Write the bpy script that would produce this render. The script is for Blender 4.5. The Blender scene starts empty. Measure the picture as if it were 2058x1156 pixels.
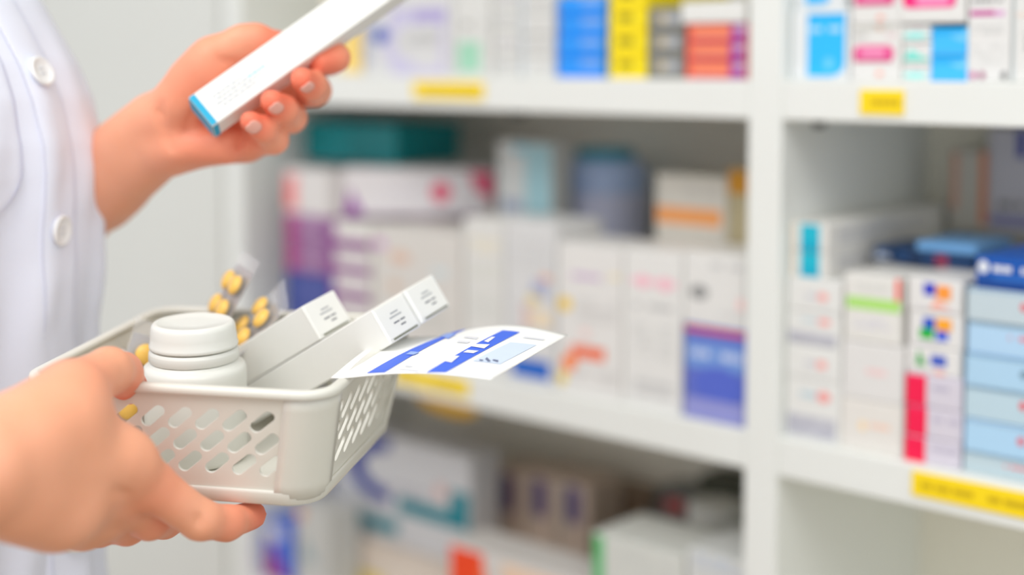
import bpy, bmesh, math, random
import numpy as np
from mathutils import Vector, Matrix, noise

# ------------------------------------------------------------------ camera, world, lights
SC = bpy.context.scene
COL = SC.collection
FPX, PPX, PPY, CAMH, PITCH = 2858.33, 1029.0, 320.0, 1.2, math.radians(4.0)
cam_d = bpy.data.cameras.new('camera')
cam = bpy.data.objects.new('camera', cam_d); COL.objects.link(cam)
cam.location = (0, 0, CAMH)
cam.rotation_euler = (math.radians(90) - PITCH, 0, 0)
cam_d.sensor_width = 36.0
cam_d.lens = 50.0
cam_d.shift_y = -(578.0 - PPY) / 2058.0
cam_d.clip_start = 0.05
cam_d.dof.use_dof = True
cam_d.dof.focus_distance = 0.81
cam_d.dof.aperture_fstop = 1.8
SC.camera = cam
SC.view_settings.view_transform = 'Standard'
SC.view_settings.look = 'None'
SC.view_settings.gamma = 1.0
SC.view_settings.use_curve_mapping = False
SC.view_settings.exposure = -0.17
SC.cycles.max_bounces = 14; SC.cycles.diffuse_bounces = 10

wd = bpy.data.worlds.new('world'); SC.world = wd
wd.use_nodes = True
wd.node_tree.nodes['Background'].inputs['Color'].default_value = (0.94, 0.98, 1.02, 1)
wd.node_tree.nodes['Background'].inputs['Strength'].default_value = 1.2

def area(name, loc, target, sx, sy, power, color=(1, 1, 1)):
    l = bpy.data.lights.new(name, 'AREA'); l.shape = 'RECTANGLE'
    l.size = sx; l.size_y = sy; l.energy = power; l.color = color
    o = bpy.data.objects.new(name, l); COL.objects.link(o)
    o.location = loc
    o.rotation_euler = (Vector(target) - Vector(loc)).to_track_quat('-Z', 'Y').to_euler()
    return o
area('ceiling_light_panel', (-0.80, -0.15, 2.55), (-0.7, 0.0, 0.0), 1.3, 1.3, 34, (1.0, 1.0, 1.0))
area('ceiling_light_panel', (0.75, -0.9, 2.55), (0.72, -0.8, 0.0), 1.3, 1.3, 22, (1.0, 1.0, 1.0))

# ------------------------------------------------------------------ helpers
cp, sp = math.cos(PITCH), math.sin(PITCH)
def ray(px, py):
    a = (px - PPX) / FPX; b = -(py - PPY) / FPX
    return Vector((a, cp + b * sp, -sp + b * cp))
def pt(px, py, Y):
    """the place at distance Y in front of the camera that the photo shows there"""
    r = ray(px, py)
    return Vector((0, 0, CAMH)) + r * (Y / r.y)

def lin(c):
    def f(v):
        v /= 255.0
        return v / 12.92 if v <= 0.04045 else ((v + 0.055) / 1.055) ** 2.4
    return (f(c[0]), f(c[1]), f(c[2]), 1.0)

_mats = {}
def mat(name, rgb, rough=0.5, var=0.04, scale=60.0, bump=0.0, bscale=400.0, spec=0.5, metal=0.0, sss=0.0, sssr=(1, 1, 1), sscale=0.003, trans=0.0, ior=1.45, alpha=1.0):
    key = (name, tuple(rgb), rough, metal, trans)
    if key in _mats: return _mats[key]
    m = bpy.data.materials.new(name); m.use_nodes = True
    nt = m.node_tree; b = nt.nodes['Principled BSDF']
    c = lin(rgb)
    tc = nt.nodes.new('ShaderNodeTexCoord')
    nz = nt.nodes.new('ShaderNodeTexNoise'); nz.inputs['Scale'].default_value = scale
    nz.inputs['Detail'].default_value = 4
    nt.links.new(tc.outputs['Object'], nz.inputs['Vector'])
    mx = nt.nodes.new('ShaderNodeMix'); mx.data_type = 'RGBA'
    mx.inputs[6].default_value = tuple(v * (1 - var) for v in c[:3]) + (1,)
    mx.inputs[7].default_value = tuple(min(1, v * (1 + var)) for v in c[:3]) + (1,)
    nt.links.new(nz.outputs['Fac'], mx.inputs[0])
    nt.links.new(mx.outputs[2], b.inputs['Base Color'])
    b.inputs['Roughness'].default_value = rough
    b.inputs['Metallic'].default_value = metal
    b.inputs['Specular IOR Level'].default_value = spec
    b.inputs['IOR'].default_value = ior
    b.inputs['Transmission Weight'].default_value = trans
    b.inputs['Alpha'].default_value = alpha
    if sss:
        b.inputs['Subsurface Weight'].default_value = sss
        b.inputs['Subsurface Radius'].default_value = sssr
        b.inputs['Subsurface Scale'].default_value = sscale
    if bump:
        n2 = nt.nodes.new('ShaderNodeTexNoise'); n2.inputs['Scale'].default_value = bscale
        nt.links.new(tc.outputs['Object'], n2.inputs['Vector'])
        bp = nt.nodes.new('ShaderNodeBump'); bp.inputs['Strength'].default_value = bump
        bp.inputs['Distance'].default_value = 0.001
        nt.links.new(n2.outputs['Fac'], bp.inputs['Height'])
        nt.links.new(bp.outputs['Normal'], b.inputs['Normal'])
    _mats[key] = m
    return m
def ink(rgb): return mat('printed_ink', rgb, 0.5, 0.03, 90)
def board(rgb):
    if min(rgb) > 196: rgb = tuple(v*.95 for v in rgb)
    return mat('carton_board', rgb, 0.48, 0.03, 40)

def link(name, me, m=None, parent=None, smooth=False):
    o = bpy.data.objects.new(name, me); COL.objects.link(o)
    if m is not None: me.materials.append(m)
    if parent is not None: o.parent = parent
    if smooth:
        me.polygons.foreach_set('use_smooth', [True] * len(me.polygons))
    return o
def mesh(name, verts, faces):
    me = bpy.data.meshes.new(name); me.from_pydata([tuple(v) for v in verts], [], faces); me.update()
    return me
def from_bm(name, bm):
    bmesh.ops.recalc_face_normals(bm, faces=bm.faces[:])
    me = bpy.data.meshes.new(name); bm.to_mesh(me); bm.free(); return me
def empty(name, loc=(0, 0, 0)):
    o = bpy.data.objects.new(name, None); COL.objects.link(o); o.location = loc
    o.empty_display_size = 0.02
    return o
def tag(o, label, cat=None, group=None, kind=None):
    if label: o['label'] = label
    if cat: o['category'] = cat
    if group: o['group'] = group
    if kind: o['kind'] = kind
    return o
def add_box(bm, lo, hi, bev=0.0):
    x0, y0, z0 = lo; x1, y1, z1 = hi
    vs = [bm.verts.new(v) for v in ((x0,y0,z0),(x1,y0,z0),(x1,y1,z0),(x0,y1,z0),(x0,y0,z1),(x1,y0,z1),(x1,y1,z1),(x0,y1,z1))]
    fs = [bm.faces.new([vs[i] for i in f]) for f in ((0,3,2,1),(4,5,6,7),(0,1,5,4),(1,2,6,5),(2,3,7,6),(3,0,4,7))]
    if bev > 0:
        ed = list({e for f in fs for e in f.edges})
        bmesh.ops.bevel(bm, geom=ed, offset=bev, segments=1, profile=0.5, affect='EDGES')
def box_mesh(name, lo, hi, bev=0.001):
    bm = bmesh.new(); add_box(bm, lo, hi, bev); return from_bm(name, bm)
def lathe_mesh(name, prof, n=48, cap=True):
    V, Fc = [], []
    for (r, z) in prof:
        for k in range(n):
            a = 2 * math.pi * k / n; V.append((r * math.cos(a), r * math.sin(a), z))
    for i in range(len(prof) - 1):
        for k in range(n):
            k2 = (k + 1) % n
            Fc.append((i*n+k, i*n+k2, (i+1)*n+k2, (i+1)*n+k))
    if cap:
        Fc.append(tuple(range(n))[::-1]); Fc.append(tuple((len(prof)-1)*n + k for k in range(n)))
    return mesh(name, V, Fc)

# shelf frame: s runs along the shelf front to the right, d into the shelf, z up
ANG = math.radians(48.3236)
SU = Vector((math.sin(ANG), -math.cos(ANG), 0)); SN = Vector((math.cos(ANG), math.sin(ANG), 0))
SO = Vector((0.1908, 1.15, 0))
SROT = Matrix(((SU.x, SN.x, 0, SO.x), (SU.y, SN.y, 0, SO.y), (0, 0, 1, 0), (0, 0, 0, 1)))
def W(s, d, z): return SO + SU * s + SN * d + Vector((0, 0, z))
def shelf_at(px, py, d):
    r = ray(px, py); o = SO + SN * d
    t = (SN.dot(o)) / (SN.dot(r))
    P = r * t
    return (P - SO).dot(SU), P.z + CAMH

# ------------------------------------------------------------------ room shell
WHITE = mat('wall_paint', (226, 226, 220), 0.7, 0.02, 6)
LAM = mat('white_laminate', (232, 234, 230), 0.38, 0.015, 8)
def struct(name, lo, hi, m, matrix=None):
    o = link(name, box_mesh(name, lo, hi, 0.0), m)
    if matrix is not None: o.matrix_world = matrix
    o['kind'] = 'structure'; return o
struct('floor', (-2.6, -2.6, -0.05), (2.6, 2.8, 0.0), mat('floor_vinyl', (150, 132, 104), 0.35, 0.06, 5))
struct('ceiling', (-2.6, -2.6, 2.62), (2.6, 2.8, 2.67), mat('ceiling_paint', (240, 240, 238), 0.8, 0.01, 5))
struct('wall_back', (-1.75, 0.36, 0.0), (2.3, 0.42, 2.62), WHITE, SROT)

# ------------------------------------------------------------------ shelving unit
DEP = 0.262
ZT, ZM = 1.184, 0.896
TH = 0.032
unit = empty('shelving_unit', W(0, 0, 0)); unit.rotation_euler = (0, 0, math.atan2(SU.y, SU.x))
tag(unit, 'white laminate pharmacy shelving unit full of medicine cartons', 'shelf')
def ubox(name, lo, hi, m=LAM, bev=0.0012, parent=unit):
    return link(name, box_mesh(name, lo, hi, bev), m, parent)
SL, SR = -0.661, 0.62
ubox('side_panel', (SL - 0.031, 0, 0), (SL, DEP, 2.1))
ubox('divider_panel', (0, 0, 0), (0.031, DEP, 2.1))
ubox('side_panel', (SR, 0, 0), (SR + 0.031, DEP, 2.1))
ubox('back_panel', (SL - 0.03, DEP, 0), (SR + 0.03, DEP + 0.008, 2.1), mat('back_board', (234, 229, 214), 0.6, 0.02, 8))
for zt in (0.10, 0.352, 0.608, ZM, ZT, 1.472, 1.76):
    for a, b in ((SL, 0.0), (0.031, SR)):
        ubox('shelf_board', (a, 0.0008, zt - TH), (b, DEP, zt))
ubox('top_board', (SL - 0.031, 0, 2.1), (SR + 0.031, DEP, 2.132))
ubox('plinth', (SL, 0.03, 0), (SR, 0.045, 0.068))
for (ss, zz) in ((shelf_at(1637, 250, .058)[0], ZT - TH), (-0.30, ZT - TH), (-.03, ZM - TH)):      # shelf pins under the boards
    bm = bmesh.new(); add_box(bm, (ss - .006, .05, zz - .008), (ss + .006, .066, zz), .001)
    link('shelf_bracket', from_bm('shelf_bracket', bm), mat('dark_metal', (60, 60, 55), 0.4), unit)

YEL = mat('label_yellow', (255, 220, 10), 0.55, 0.03, 30)
def glyphs(bm, x0, x1, z0, z1, y, rnd, rows=1, fill=0.8):
    """rows of small unreadable word-like marks"""
    rh = (z1 - z0) / rows
    for r in range(rows):
        a = x0; zc0 = z0 + rh * r + rh * .22; zc1 = z0 + rh * r + rh * .78
        while a < x1:
            w = (x1 - x0) * rnd.uniform(.05, .2)
            e = min(a + w, x1)
            if rnd.random() < fill and e - a > 1e-4:
                vs = [bm.verts.new(v) for v in ((a, y, zc0), (e, y, zc0), (e, y, zc1), (a, y, zc1))]
                bm.faces.new(vs)
            a = e + (x1 - x0) * .025
def shelf_tag(px0, px1, zc, h, label, seed):
    yc = 500
    s0 = shelf_at(px0, yc, 0)[0]; s1 = shelf_at(px1, yc, 0)[0]
    bm = bmesh.new(); add_box(bm, (s0, -0.0012, zc - h/2), (s1, 0.0006, zc + h/2), .0003)
    o = link('shelf_label', from_bm('shelf_label', bm), YEL, unit); o['label'] = label
    bm = bmesh.new(); rnd = random.Random(seed)
    glyphs(bm, s0 + (s1-s0)*.06, s1 - (s1-s0)*.06, zc - h*.22, zc + h*.22, -0.0016, rnd)
    link('lettering', from_bm('lettering', bm), mat('label_text', (210, 176, 0), 0.6), o)['kind'] = 'stuff'
shelf_tag(833, 972, ZT - .0135, .0165, 'yellow shelf label under the cartons with lilac arcs', 1)
shelf_tag(1724, 1811, ZT - .016, .0185, 'short yellow shelf label under the pink-marked cartons', 2)
shelf_tag(1843, 2175, ZM - .0135, .0185, 'long yellow shelf label under the light blue cartons', 3)
shelf_tag(790, 940, ZM - .014, .0165, 'yellow shelf label right behind the printed card', 4)

# tall cupboard standing left of the shelves
cup = empty('tall_cupboard', W(SL - .035 - .4, 0, 0)); cup.rotation_euler = unit.rotation_euler
tag(cup, 'plain white tall cupboard beside the shelves, behind the person', 'cupboard')
CUPM = mat('cupboard_white', (217, 218, 213), 0.45, 0.02, 5)
link('carcass', box_mesh('carcass', (-.40, .0225, 0), (.398, .33, 2.13), .001), CUPM, cup)
for a, b in ((-.398, -.003), (.003, .396)):
    dr = link('door', box_mesh('door', (a, 0, .08), (b, .021, 2.12), .0015), CUPM, cup)
    hx = b - .03 if a < -.1 else a + .03
    bm = bmesh.new(); add_box(bm, (hx - .006, -.022, 1.35), (hx + .006, -.012, 1.50), .002)
    add_box(bm, (hx - .004, -.013, 1.36), (hx + .004, .002, 1.372), .001); add_box(bm, (hx - .004, -.013, 1.478), (hx + .004, .002, 1.49), .001)
    link('handle', from_bm('handle', bm), mat('brushed_metal', (180, 180, 178), .3, metal=1.0), dr)

# curled yellow tag hanging below the middle board
s0 = shelf_at(846, 810, .03)[0]; s1 = shelf_at(966, 810, .03)[0]; sc_ = (s0 + s1)/2
bm = bmesh.new(); fr_, bk_ = [], []
for i in range(19):
    a = math.pi*i/18
    x = sc_ + (s1 - s0)/2*math.cos(a)*(.86 + .14*abs(math.cos(a))); z = ZM - TH - .024*math.sin(a)**.55
    y = .022 + .010*math.sin(a)
    fr_.append(bm.verts.new((x, y, z))); bk_.append(bm.verts.new((x, y + .0015, z)))
bm.faces.new(fr_); bm.faces.new(bk_[::-1])
for i in range(19):
    j = (i + 1) % 19; bm.faces.new((fr_[i], bk_[i], bk_[j], fr_[j]))
o = link('hanging_tag', from_bm('hanging_tag', bm), mat('tag_yellow', (226, 176, 0), .55), unit); o['label'] = 'curled yellow tag hanging below the board'

# ------------------------------------------------------------------ cartons on the shelves
RND = random.Random(7)
YAW = math.atan2(SU.y, SU.x)
def shape(bm, kind, x0, x1, z0, z1, y, rnd, rows):
    if kind == 'R': P = [(x0, z0), (x1, z0), (x1, z1), (x0, z1)]
    elif kind == 'E':
        P = [((x0+x1)/2 + (x1-x0)/2*math.cos(t*math.pi/12), (z0+z1)/2 + (z1-z0)/2*math.sin(t*math.pi/12)) for t in range(24)]
    elif kind == 'T': P = [(x0, z0), (x1, z0), (x0 + (x1-x0)*.25, z1)]
    elif kind == 'A':      # corner swoosh: cut lower left
        P = [(x0, z1), (x1, z1), (x1, z0)] + [(x0 + (x1-x0)*(1 - math.sin(t*math.pi/12)) , z1 - (z1-z0)*(math.cos(t*math.pi/12))) for t in range(1, 6)]
    elif kind == 'Q':      # lower-right corner missing in a curve
        P = [(x0, z0), (x0 + (x1-x0)*.6, z0)] + [(x0 + (x1-x0)*(.6 + .4*math.sin(t*math.pi/12)), z0 + (z1-z0)*.22*(1-math.cos(t*math.pi/12))) for t in range(1, 7)] + [(x1, z1), (x0, z1)]
    elif kind == 'O':      # rounded bar
        r = min(x1-x0, z1-z0)/2 * .8; P = []
        for cx, cz, a0 in ((x1-r, z0+r, -90), (x1-r, z1-r, 0), (x0+r, z1-r, 90), (x0+r, z0+r, 180)):
            for t in range(5):
                a = math.radians(a0 + t*22.5); P.append((cx + r*math.cos(a), cz + r*math.sin(a)))
    elif kind == 'C':      # ring arc (left half)
        P = []
        for t in range(13):
            a = math.radians(80 + t*200/12); P.append(((x0+x1)/2 + (x1-x0)/2*math.cos(a), (z0+z1)/2 + (z1-z0)/2*math.sin(a)))
        for t in range(12, -1, -1):
            a = math.radians(80 + t*200/12); P.append(((x0+x1)/2 + (x1-x0)/2*.55*math.cos(a), (z0+z1)/2 + (z1-z0)/2*.55*math.sin(a)))
    elif kind == 'G':
        glyphs(bm, x0, x1, z0, z1, y, rnd, rows); return
    bm.faces.new([bm.verts.new((x, y, z)) for x, z in P])

_nprint = [0]
def carton(label, s0, s1, z0, z1, d, dep, rgb, prints=(), group=None, name='medicine_carton', yaw=0.0, sides=(), cat='box'):
    """a folding carton: bevelled body with a tucked front flap, prints as flat children"""
    if s1 > .045 and s0 < .0320: s0 = .0320          # stays clear of the divider
    w, h = s1 - s0, z1 - z0
    bm = bmesh.new()
    add_box(bm, (-w/2, 0, 0), (w/2, dep, h), min(.0008, w*.05, h*.05))
    fl = min(.0004, w*.02)
    add_box(bm, (-w/2 + .0015, -.0004, .0012), (w/2 - .0015, .0002, h - .0016), 0)       # tuck flap on the end
    add_box(bm, (-w/2 + .0012, .003, h - .0002), (w/2 - .0012, dep - .002, h + .0003), 0)   # top panel lap
    o = link(name, from_bm(name, bm), board(rgb))
    o.location = W((s0 + s1)/2, d, z0)
    o.rotation_euler = (0, 0, YAW + math.radians(yaw))
    tag(o, label, cat, group)
    rnd = random.Random(int(s0*1e5) & 4095)
    by = {}
    for i, p in enumerate(prints):
        k, u0, v0, u1, v1, c = p[:6]; rows = p[6] if len(p) > 6 else 1
        by.setdefault(tuple(c), []).append((i, k, u0, v0, u1, v1, rows))
    for c, L in by.items():
        bm = bmesh.new()
        for (i, k, u0, v0, u1, v1, rows) in L:
            u0, u1 = max(u0, .012), min(u1, .988); v0, v1 = max(v0, .012), min(v1, .988)
            shape(bm, k, -w/2 + w*u0, -w/2 + w*u1, h*v0, h*v1, -.0006 - .00007*i, rnd, rows)
        for f in bm.faces:
            f.normal_update()
            if f.normal.y > 0: f.normal_flip()
        me = bpy.data.meshes.new('printed_panel'); bm.to_mesh(me); bm.free()
        q = link('printed_panel', me, ink(c), o)
        if any(l[1] == 'G' for l in L): q['kind'] = 'stuff'      # tiny print
    for (k, u0, v0, u1, v1, c) in sides:       # print on the right-hand side panel
        bm = bmesh.new(); shape(bm, k, dep*u0, dep*u1, h*v0, h*v1, 0, rnd, 3)
        for v in bm.verts: v.co = (w/2 + .0004, v.co.x, v.co.z)
        link('printed_side', from_bm('printed_side', bm), ink(c), o)
    return o

def pbox(label, xl, xr, yt, yb, d, dep, rgb, pp=(), base=None, **k):
    """carton from where its front shows: left/right edge, top/bottom at the left edge; pp prints in the same frame"""
    s0, z1 = shelf_at(xl, yt, d); _, z0 = shelf_at(xl, yb, d); s1, _ = shelf_at(xr, yt, d)
    if base is not None: z0 = base
    w, h = s1 - s0, z1 - z0
    fr = []
    for p in pp:
        kk, a, b, c, e, col = p[:6]
        xc, yc = (a + c)/2, (b + e)/2
        u0 = (shelf_at(a, yc, d)[0] - s0)/w; u1 = (shelf_at(c, yc, d)[0] - s0)/w
        v1 = (shelf_at(xc, b, d)[1] - z0)/h; v0 = (shelf_at(xc, e, d)[1] - z0)/h
        if u1 <= 0 or u0 >= 1 or v1 <= 0 or v0 >= 1: continue
        fr.append((kk, u0, v0, u1, v1, col) + tuple(p[6:]))
    return carton(label, s0, s1, z0, z1, d, dep, rgb, fr, **k)

ORD = ['lowest', 'second lowest', 'third lowest', 'fourth lowest', 'fifth lowest', 'sixth lowest', 'seventh lowest']
def stack(what, where, xl, xr, ys, d, dep, cols, prints, base, group, jit=0.0012, **k):
    """ys: boundaries at the left edge, bottom first"""
    zs = [shelf_at(xl, y, d)[1] for y in ys]; zs[0] = base
    s0 = shelf_at(xl, ys[0], d)[0]; s1 = shelf_at(xr, ys[0], d)[0]
    n = len(ys) - 1
    for i in range(n):
        c = cols[i % len(cols)]; p = prints[i % len(prints)]
        dj = RND.uniform(-jit, jit)
        carton('%s, %s %s' % (what, ('lower', 'upper')[i] if n == 2 else (ORD[i] if i < n - 1 else 'topmost'), where), s0 + dj*.5, s1 + dj*.5, zs[i] + (.0004 if i else 0), zs[i+1], d + abs(dj), dep, c, p, group=group, yaw=RND.uniform(-.4, .4), **k)

WB = (238, 237, 233)
GT = (168, 168, 166)
T, M_, LOW = ZT, ZM, 0.608
# --- upper shelf, left bay
pbox('pale yellow-edged carton behind the fingertips on the upper shelf', 648, 727, -70, 150, .012, .12, (240, 232, 214), [('R', 690, -60, 725, 145, (250, 214, 110)), ('G', 655, 20, 685, 60, GT, 3)], T)
pbox('white carton with lilac arcs and blue spot on the upper shelf', 731, 908, -60, 150, .01, .12, (228, 228, 228),
     [('R', 788, 18, 897, 46, (176, 165, 214)), ('R', 788, 136, 895, 150, (206, 200, 226)), ('C', 770, 20, 880, 150, (204, 200, 226)), ('R', 884, 46, 897, 140, (206, 202, 224)),
      ('E', 750, 54, 782, 88, (52, 84, 180)), ('R', 733, 50, 745, 130, (176, 182, 206)), ('G', 815, 66, 890, 90, (186, 186, 184), 2)], T)
pbox('white carton with a pale green block on the upper shelf', 912, 986, -50, 151, .012, .12, (230, 230, 226), [('R', 921, 84, 966, 145, (162, 214, 186)), ('G', 925, 40, 975, 60, GT, 1)], T)
stack('white carton with grey print', 'in stack right of green block', 990, 1044, [152, 108, 62, 18, -28], .012, .12, [(230, 230, 226)], [[('G', .1, .25, .8, .75, (196, 196, 196), 2)], [('G', .2, .3, .9, .6, (190, 186, 194), 1)]], T, 'white cartons on the upper shelf')
stack('white carton with pale blue edge', 'in stack left of blue cartons', 1048, 1114, [153, 112, 70, 30, -12], .012, .12, [(232, 232, 228), (226, 226, 222)], [[('R', .0, .05, .1, .95, (206, 218, 230)), ('G', .25, .3, .85, .7, (208, 206, 204), 2)]], T, 'white cartons on the upper shelf')
stack('bright blue carton', 'in the blue stack on the upper shelf', 1120, 1213, [155, 115, 75, 34, -6], .01, .13, [(32, 152, 250)], [[('R', .02, .0, .98, .32, (0, 138, 246)), ('O', .5, .5, .97, .92, (120, 170, 240)), ('G', .1, .55, .4, .8, (70, 172, 252), 1)]], T, 'blue cartons')
stack('bright yellow carton with dark print', 'in yellow stack', 1223, 1298, [156, 110, 63, 16, -31], .01, .13, [(250, 226, 6)], [[('G', .26, .36, .68, .78, (120, 108, 0), 2), ('G', .3, .3, .64, .84, (150, 134, 0), 1)]], T, 'yellow cartons')
stack('grey carton with a pale label', 'in the grey stack on the upper shelf', 1302, 1375, [156, 110, 63, 17], .01, .13, [(134, 134, 128)], [[('R', .3, .3, .85, .75, (168, 172, 178)), ('R', .32, .35, .5, .72, (206, 188, 150)), ('R', .02, .02, .98, .1, (112, 112, 104))]], T, 'grey cartons')
stack('orange and purple carton', 'in the short stack beside the divider', 1379, 1499, [156, 121, 86, 49], .008, .14, [(246, 140, 104)], [[('R', .02, .0, .98, .2, (196, 62, 96)), ('R', .0, .0, .09, 1, (240, 92, 74)), ('R', .74, .02, .99, .98, (164, 46, 148)), ('E', .82, .45, .98, .95, (206, 178, 210)), ('R', .02, .82, .74, .98, (238, 104, 84))]], T, 'orange and purple cartons')
pbox('wide white carton lying on the orange and purple cartons', 1369, 1499, 5, 48, .006, .14, (240, 240, 236), [], shelf_at(1379, 49, .008)[1] + .0005)
# --- upper shelf, right bay
pbox('sky blue carton with a white text band next to the divider', 1574, 1707, 22, 156, .012, .12, (240, 243, 244), [('Q', 1611, 27, 1698, 154, (40, 188, 252)), ('G', 1616, 50, 1690, 68, (190, 226, 250), 1), ('R', 1612, 28, 1698, 34, (20, 170, 236)), ('E', 1650, 115, 1672, 140, (110, 208, 250))], T)
pbox('sky blue carton lying on top of the carton with text band', 1578, 1700, -45, 20, .016, .12, (236, 240, 242), [('Q', 1605, -44, 1662, 10, (50, 186, 248))], shelf_at(1574, 22, .012)[1] + .0005)
PK = (232, 70, 142)
stack('white carton with a pink rounded label', 'beside the sky blue carton', 1709, 1810, [167, 52, -62], .012, .12, [(240, 239, 236)],
      [[('O', .06, .34, .86, .64, PK), ('R', .08, .34, .82, .39, (196, 40, 110)), ('O', .2, .45, .7, .57, (246, 160, 200)), ('E', .52, .08, .66, .18, (246, 176, 160)), ('G', .06, .78, .32, .86, (176, 176, 174), 1), ('G', .72, .78, .9, .86, (236, 190, 200), 1), ('E', .5, .92, .66, .99, (226, 150, 110)), ('R', .1, .94, .9, .965, (196, 196, 180))]], T, 'cartons with pink labels')
MT = (134, 230, 218)
stack('small white carton with a mint stripe', 'beside the two blue cartons', 1811, 1868, [170, 134, 86, 52], .012, .12, [(240, 240, 237)], [[('E', .05, .2, .9, .6, (150, 238, 232)), ('G', .3, .72, .8, .88, (222, 200, 212), 1)], [('T', .02, .25, .95, .75, MT), ('R', .05, .22, .9, .34, (104, 210, 190)), ('G', .3, .8, .8, .94, (220, 204, 212), 1)]], T, 'cartons with mint stripes')
stack('sky blue small carton', 'beside the mint-striped cartons', 1870, 1945, [172, 113, 56], .012, .12, [(62, 190, 250)], [[('R', .0, .0, 1, .2, (70, 186, 250)), ('A', .45, .5, .98, .98, (120, 208, 250)), ('R', .02, .75, .9, .98, (30, 176, 244))]], T, 'small sky blue cartons')
pbox('white carton with a slanted pink label lying across smaller cartons', 1811, 1941, -50, 50, .01, .12, (240, 239, 236), [('O', 1816, -14, 1922, 16, (240, 60, 140)), ('O', 1842, -12, 1908, 9, (250, 150, 196)), ('R', 1816, -12, 1838, 10, (248, 20, 120))], shelf_at(1811, 52, .012)[1] + .0015)
pbox('tall white carton with a magenta bar and fine text', 1947, 2035, -40, 173, .012, .12, (240, 239, 237), [('R', 1951, 21, 2000, 32, (196, 60, 152)), ('R', 2000, 21, 2020, 32, (222, 170, 212)), ('G', 1955, -6, 2016, 8, (150, 150, 150), 1), ('G', 1956, 48, 2018, 70, (216, 216, 214), 2), ('G', 1956, 82, 2018, 130, (228, 228, 226), 3), ('E', 1950, 143, 1963, 159, (200, 110, 160)), ('E', 1968, 143, 1981, 159, (176, 110, 140)), ('E', 2012, 143, 2024, 160, (130, 130, 130))], T)
pbox('white carton cut off by the right picture edge, upper shelf', 2037, 2130, -40, 178, .012, .12, (238, 237, 234), [('R', 2038, 25, 2125, 33, (232, 216, 206)), ('R', 2036, -30, 2041, 176, (196, 206, 208)), ('G', 2060, 60, 2120, 120, GT, 4)], T)
# --- middle shelf, left bay: front row
def zat(px, py, d): return shelf_at(px, py, d)[1]
PU = (150, 96, 146)
pbox('dark blue carton at the foot of the purple stack', 575, 664, 543, 640, .012, .16, (64, 76, 150), [('R', 577, 545, 592, 700, (30, 60, 140)), ('G', 600, 570, 655, 600, (90, 100, 170), 2)], M_)
stack('purple carton with magenta end', 'at left end of middle shelf', 574, 664, [543, 508, 473, 429], .012, .16, [(158, 116, 158)], [[('R', .0, .02, .28, .98, (168, 44, 122)), ('R', .9, .0, 1, 1, (132, 62, 136)), ('R', .02, .0, .98, .12, (124, 64, 122)), ('G', .35, .35, .85, .7, (186, 150, 184), 1)]], zat(574, 543, .012) + .0004, 'purple cartons')
pbox('white carton with a red side on top of the purple stack', 572, 661, 338, 428, .014, .04, (230, 226, 224), [('R', 573, 350, 598, 420, (236, 150, 150)), ('E', 574, 372, 592, 412, (240, 120, 120))], zat(574, 429, .012) + .0004)
stack('purple-striped white carton', 'in stack under the long box', 668, 745, [700, 650, 600, 550, 500, 446], .014, .10, [(240, 238, 232)], [[('R', .0, .0, 1, .44, (140, 74, 140)), ('R', .0, .0, .1, 1, (150, 70, 150))]], M_, 'purple striped cartons')
pbox('plain white carton with tiny orange marks behind the small boxes', 749, 928, 452, 700, .012, .07, (226, 222, 216), [('E', 783, 505, 826, 530, (220, 186, 166)), ('E', 782, 562, 806, 586, (216, 190, 170)), ('E', 752, 480, 776, 500, (206, 156, 206)), ('R', 870, 540, 900, 556, (206, 220, 224)), ('G', 780, 610, 900, 660, (206, 206, 200), 4)], M_)
lw, la = .162, math.radians(40)
ls, ld = shelf_at(690, 440, .024)[0] + math.cos(la)*lw/2, .024 + math.sin(la)*lw/2
lz = max(zat(668, 446, .014), zat(572, 429, .012)) + .0012
carton('long white box with purple wedge and red spot laid on top', ls - lw/2, ls + lw/2, lz, lz + .051, ld, .045, (234, 230, 232), [('T', .01, .02, .14, .6, (140, 30, 156)), ('R', .0, .0, 1, .06, (150, 110, 150)), ('E', .58, .32, .71, .74, (226, 70, 110)), ('A', .84, .4, .99, .95, (220, 80, 116)), ('G', .3, .45, .52, .62, (210, 204, 214), 1), ('R', .97, .02, .99, .4, (150, 90, 60))], yaw=40)
pbox('tall white carton with cream text lines on the middle shelf', 932, 1012, 437, 740, .01, .07, (232, 231, 227), [('G', 945, 478, 1004, 510, (232, 224, 200), 2), ('G', 945, 530, 1004, 560, (216, 218, 208), 2), ('G', 945, 585, 1004, 640, (214, 216, 210), 3)], M_)
pbox('tall white carton with blue foot and yellow marks', 1015, 1117, 441, 765, .01, .07, (226, 226, 226), [('R', 1030, 722, 1106, 760, (22, 98, 196)), ('R', 1070, 565, 1100, 600, (170, 176, 206)), ('E', 1060, 590, 1086, 612, (232, 214, 150)), ('E', 1085, 552, 1110, 566, (232, 180, 160)), ('R', 1062, 622, 1110, 660, (232, 216, 190)), ('R', 1050, 610, 1066, 665, (216, 190, 186)), ('G', 1025, 470, 1100, 540, (218, 218, 218), 3)], M_)
pbox('tall white carton with orange hooked band near its foot', 1121, 1251, 487, 790, .01, .07, (238, 236, 233), [('R', 1148, 697, 1216, 722, (240, 108, 60)), ('E', 1130, 712, 1160, 746, (250, 128, 30)), ('E', 1118, 744, 1140, 772, (240, 210, 70)), ('E', 1118, 596, 1150, 624, (242, 204, 70)), ('G', 1150, 548, 1222, 566, (206, 176, 214), 1), ('R', 1226, 552, 1246, 562, (240, 226, 190)), ('G', 1160, 600, 1240, 650, (216, 214, 212), 3), ('E', 1168, 660, 1186, 680, (242, 210, 206)), ('G', 1155, 740, 1245, 775, (222, 220, 218), 2)], M_)
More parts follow.
